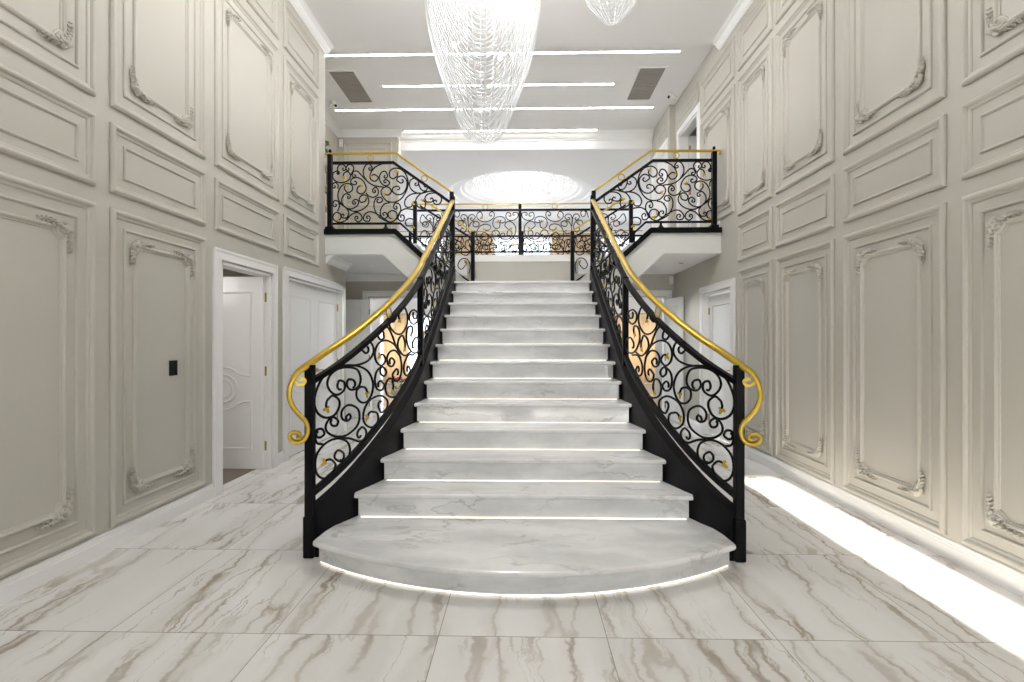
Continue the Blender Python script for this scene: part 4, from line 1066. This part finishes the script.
# ================================================================== FURNISHINGS SEEN BEYOND
bx = thing('bookcase', 'pale wooden open bookcase against the left alcove wall upstairs', 'bookcase', (-3.73, 8.2, ZF))
for ya in (-.72, .69): MB().box(0, .34, ya, ya+.03, 0, 1.5).build('side_panel', M['oak'], bx)
MB().box(0, .012, -.69, .69, .0, 1.5).build('back_panel', M['oak'], bx)
for z in (.06, .42, .78, 1.14, 1.485): MB().box(.012, .34, -.69, .69, z-.015, z+.015).build('shelf', M['oak'], bx)
rnd = random.Random(4)
for sh, z in enumerate((.435, .795, 1.155)):
    y = .30
    for k in range(4):
        w = rnd.uniform(.025, .045); h = rnd.uniform(.18, .25)
        o = MB().box(0, .2, 0, w, 0, h).build('book', [M['book'], M['wood'], M['curtain'], M['pot']][(k+sh) % 4], bevel=.003)
        o.location = (-3.60, 8.2+y, ZF+z); y += w+.004
        tag(o, 'upright book on the %s shelf of the pale bookcase upstairs, behind the left balustrade post' % ('lower', 'middle', 'upper')[sh], 'book', 'books in the alcove bookcase, %s shelf' % ('lower', 'middle', 'upper')[sh])
t = thing('potted_plant', 'leafy green plant in a pot on top of the upstairs bookcase', 'plant', (-3.50, 8.68, ZF+1.5))
MB().lathe([(0,0),(.06,0),(.085,.14),(.075,.14),(.07,.12),(0,.12)], n=18).build('pot', M['pot'], t, smooth=True)
for k in range(15):
    a = 2*PI*k/15+rnd.uniform(-.2, .2); L = rnd.uniform(.12, .21); hgt = rnd.uniform(.12, .36); mb = MB()
    pts = [(0,0,.12), (L*.35*math.cos(a), L*.35*math.sin(a), .12+hgt*.8), (L*.75*math.cos(a), L*.75*math.sin(a), .12+hgt), (L*math.cos(a), L*math.sin(a), .10+hgt*.75)]
    cp = catmull(pts, 5); sdv = Vector((-math.sin(a), math.cos(a), 0)); n = len(cp)
    mb.strip([[Vector(p)-sdv*w, Vector(p)+Vector((0,0,.004)), Vector(p)+sdv*w, Vector(p)-Vector((0,0,.003))] for p, w in ((cp[i], .004+.026*math.sin(PI*min(1, i/(n-1)))**1) for i in range(n))])
    mb.build('leaf', M['leaf'], t, smooth=True)
t = thing('flower_planter', 'planter of red flowers on the floor behind the left balustrade', 'plant', (-2.72, 11.0, 0))
MB().lathe([(0,0),(.13,0),(.17,.30),(.155,.30),(.145,.26),(0,.26)], n=20).build('pot', M['pot'], t, smooth=True)
mb = MB()
for k in range(40):
    a, e = rnd.uniform(0, 2*PI), rnd.uniform(.1, 1); r = rnd.uniform(.05, .2)
    mb.ball((r*math.cos(a), r*math.sin(a), .32+.22*e), .05, .025, .012, 6, 4, Matrix.Rotation(a, 3, 'Z') @ Matrix.Rotation(rnd.uniform(-.8, .8), 3, 'Y'))
mb.build('foliage', M['leaf'], t)
for k in range(9):
    a = 2*PI*k/9; r = rnd.uniform(.04, .17); mb = MB(); c = (r*math.cos(a), r*math.sin(a), .56+rnd.uniform(-.03, .06))
    for q in range(5): mb.ball((c[0]+.022*math.cos(q*1.257), c[1]+.022*math.sin(q*1.257), c[2]), .02, .02, .012, 6, 4)
    mb.build('bloom', M['red'], t)
def curtain(label, x0, x1, y, z1, grp):
    mb = MB(); n = int((x1-x0)/.02); z0 = .02
    def yy(x): return y+.035*math.sin(x*2*PI/.16)+.012*math.sin(x*2*PI/.37)
    fr = [(x0+(x1-x0)*i/n) for i in range(n+1)]
    ring = [(x, yy(x)) for x in fr] + [(x, yy(x)+.006) for x in fr[::-1]]
    mb.prism(ring, lambda u, v, w: (u, v, w), z0, z1)
    t = thing('curtain', label, 'curtain', ((x0+x1)/2, y, 0), group=grp)
    mb.v = [(a-(x0+x1)/2, b-y, c) for a, b, c in mb.v]
    mb.build('drape', M['curtain'], t, smooth=True)
    h = (x1-x0)/2+.06
    MB().tube([(-h, .02, z1+.02), (h, .02, z1+.02)], .014, 8).build('curtain_rod', M['brass'], t)
for sx, nm in ((-1, 'left'), (1, 'right')):
    curtain('tall tan curtain at the %s of the far central window' % nm, min(sx*.98, sx*2.35), max(sx*.98, sx*2.35), 16.36, 4.87, 'tan curtains at the far windows')
    curtain('tan curtain glimpsed low through the scrolls of the %s stair balustrade' % nm, 2.85 if sx > 0 else -4.6, 4.62 if sx > 0 else -3.75, 16.36, 2.26, 'tan curtains at the far windows')
t = thing('cabinet', 'tall pale blue cabinet beyond the right opening under the gallery', 'cabinet', (3.53, 12.0, 0))
MB().box(-.17, .17, 0, .5, .05, 1.78).box(-.15, .15, .03, .48, 0, .05).build('body', M['pale'], t, bevel=.008)
MB().box(-.165, .165, -.02, 0, .08, 1.0).build('door', M['pale'], t, bevel=.004); MB().box(-.165, .165, -.02, 0, 1.02, 1.76).build('door', M['pale'], t, bevel=.004)
MB().box(-.1, .1, -.035, -.02, 1.60, 1.68).build('handle', M['black'], t)

# ================================================================== LIGHT AND CAMERA
W = bpy.data.worlds.new('sky'); SC.world = W; W.use_nodes = True
nt = W.node_tree; bg = nt.nodes['Background']; bg.inputs['Color'].default_value = (.86, .93, 1, 1); bg.inputs['Strength'].default_value = SKY
l = bpy.data.lights.new('sun', 'SUN'); l.energy = SUN; l.angle = math.radians(.6); l.color = (1, .93, .82)
so = bpy.data.objects.new('sun', l); COL.objects.link(so)
dirv = Vector((-.006, 1, -.287)); so.rotation_euler = dirv.to_track_quat('-Z', 'Y').to_euler(); so.location = (2, -8, 5)
cam = bpy.data.cameras.new('camera'); cam.sensor_width = 36; cam.lens = 500/1024*36; cam.clip_start = .05
co = bpy.data.objects.new('camera', cam); COL.objects.link(co); co.location = (0, 0, 1.393)
co.rotation_euler = (PI/2, 0, math.atan(10.5/500)); SC.camera = co
SC.view_settings.view_transform = 'Standard'; SC.view_settings.look = 'None'; SC.view_settings.gamma = 1; SC.view_settings.use_curve_mapping = False
SC.view_settings.exposure = EXPO
SC.cycles.use_denoising = True; SC.cycles.max_bounces = 10; SC.cycles.diffuse_bounces = 6; SC.cycles.transparent_max_bounces = 12
SC.cycles.sample_clamp_indirect = 4
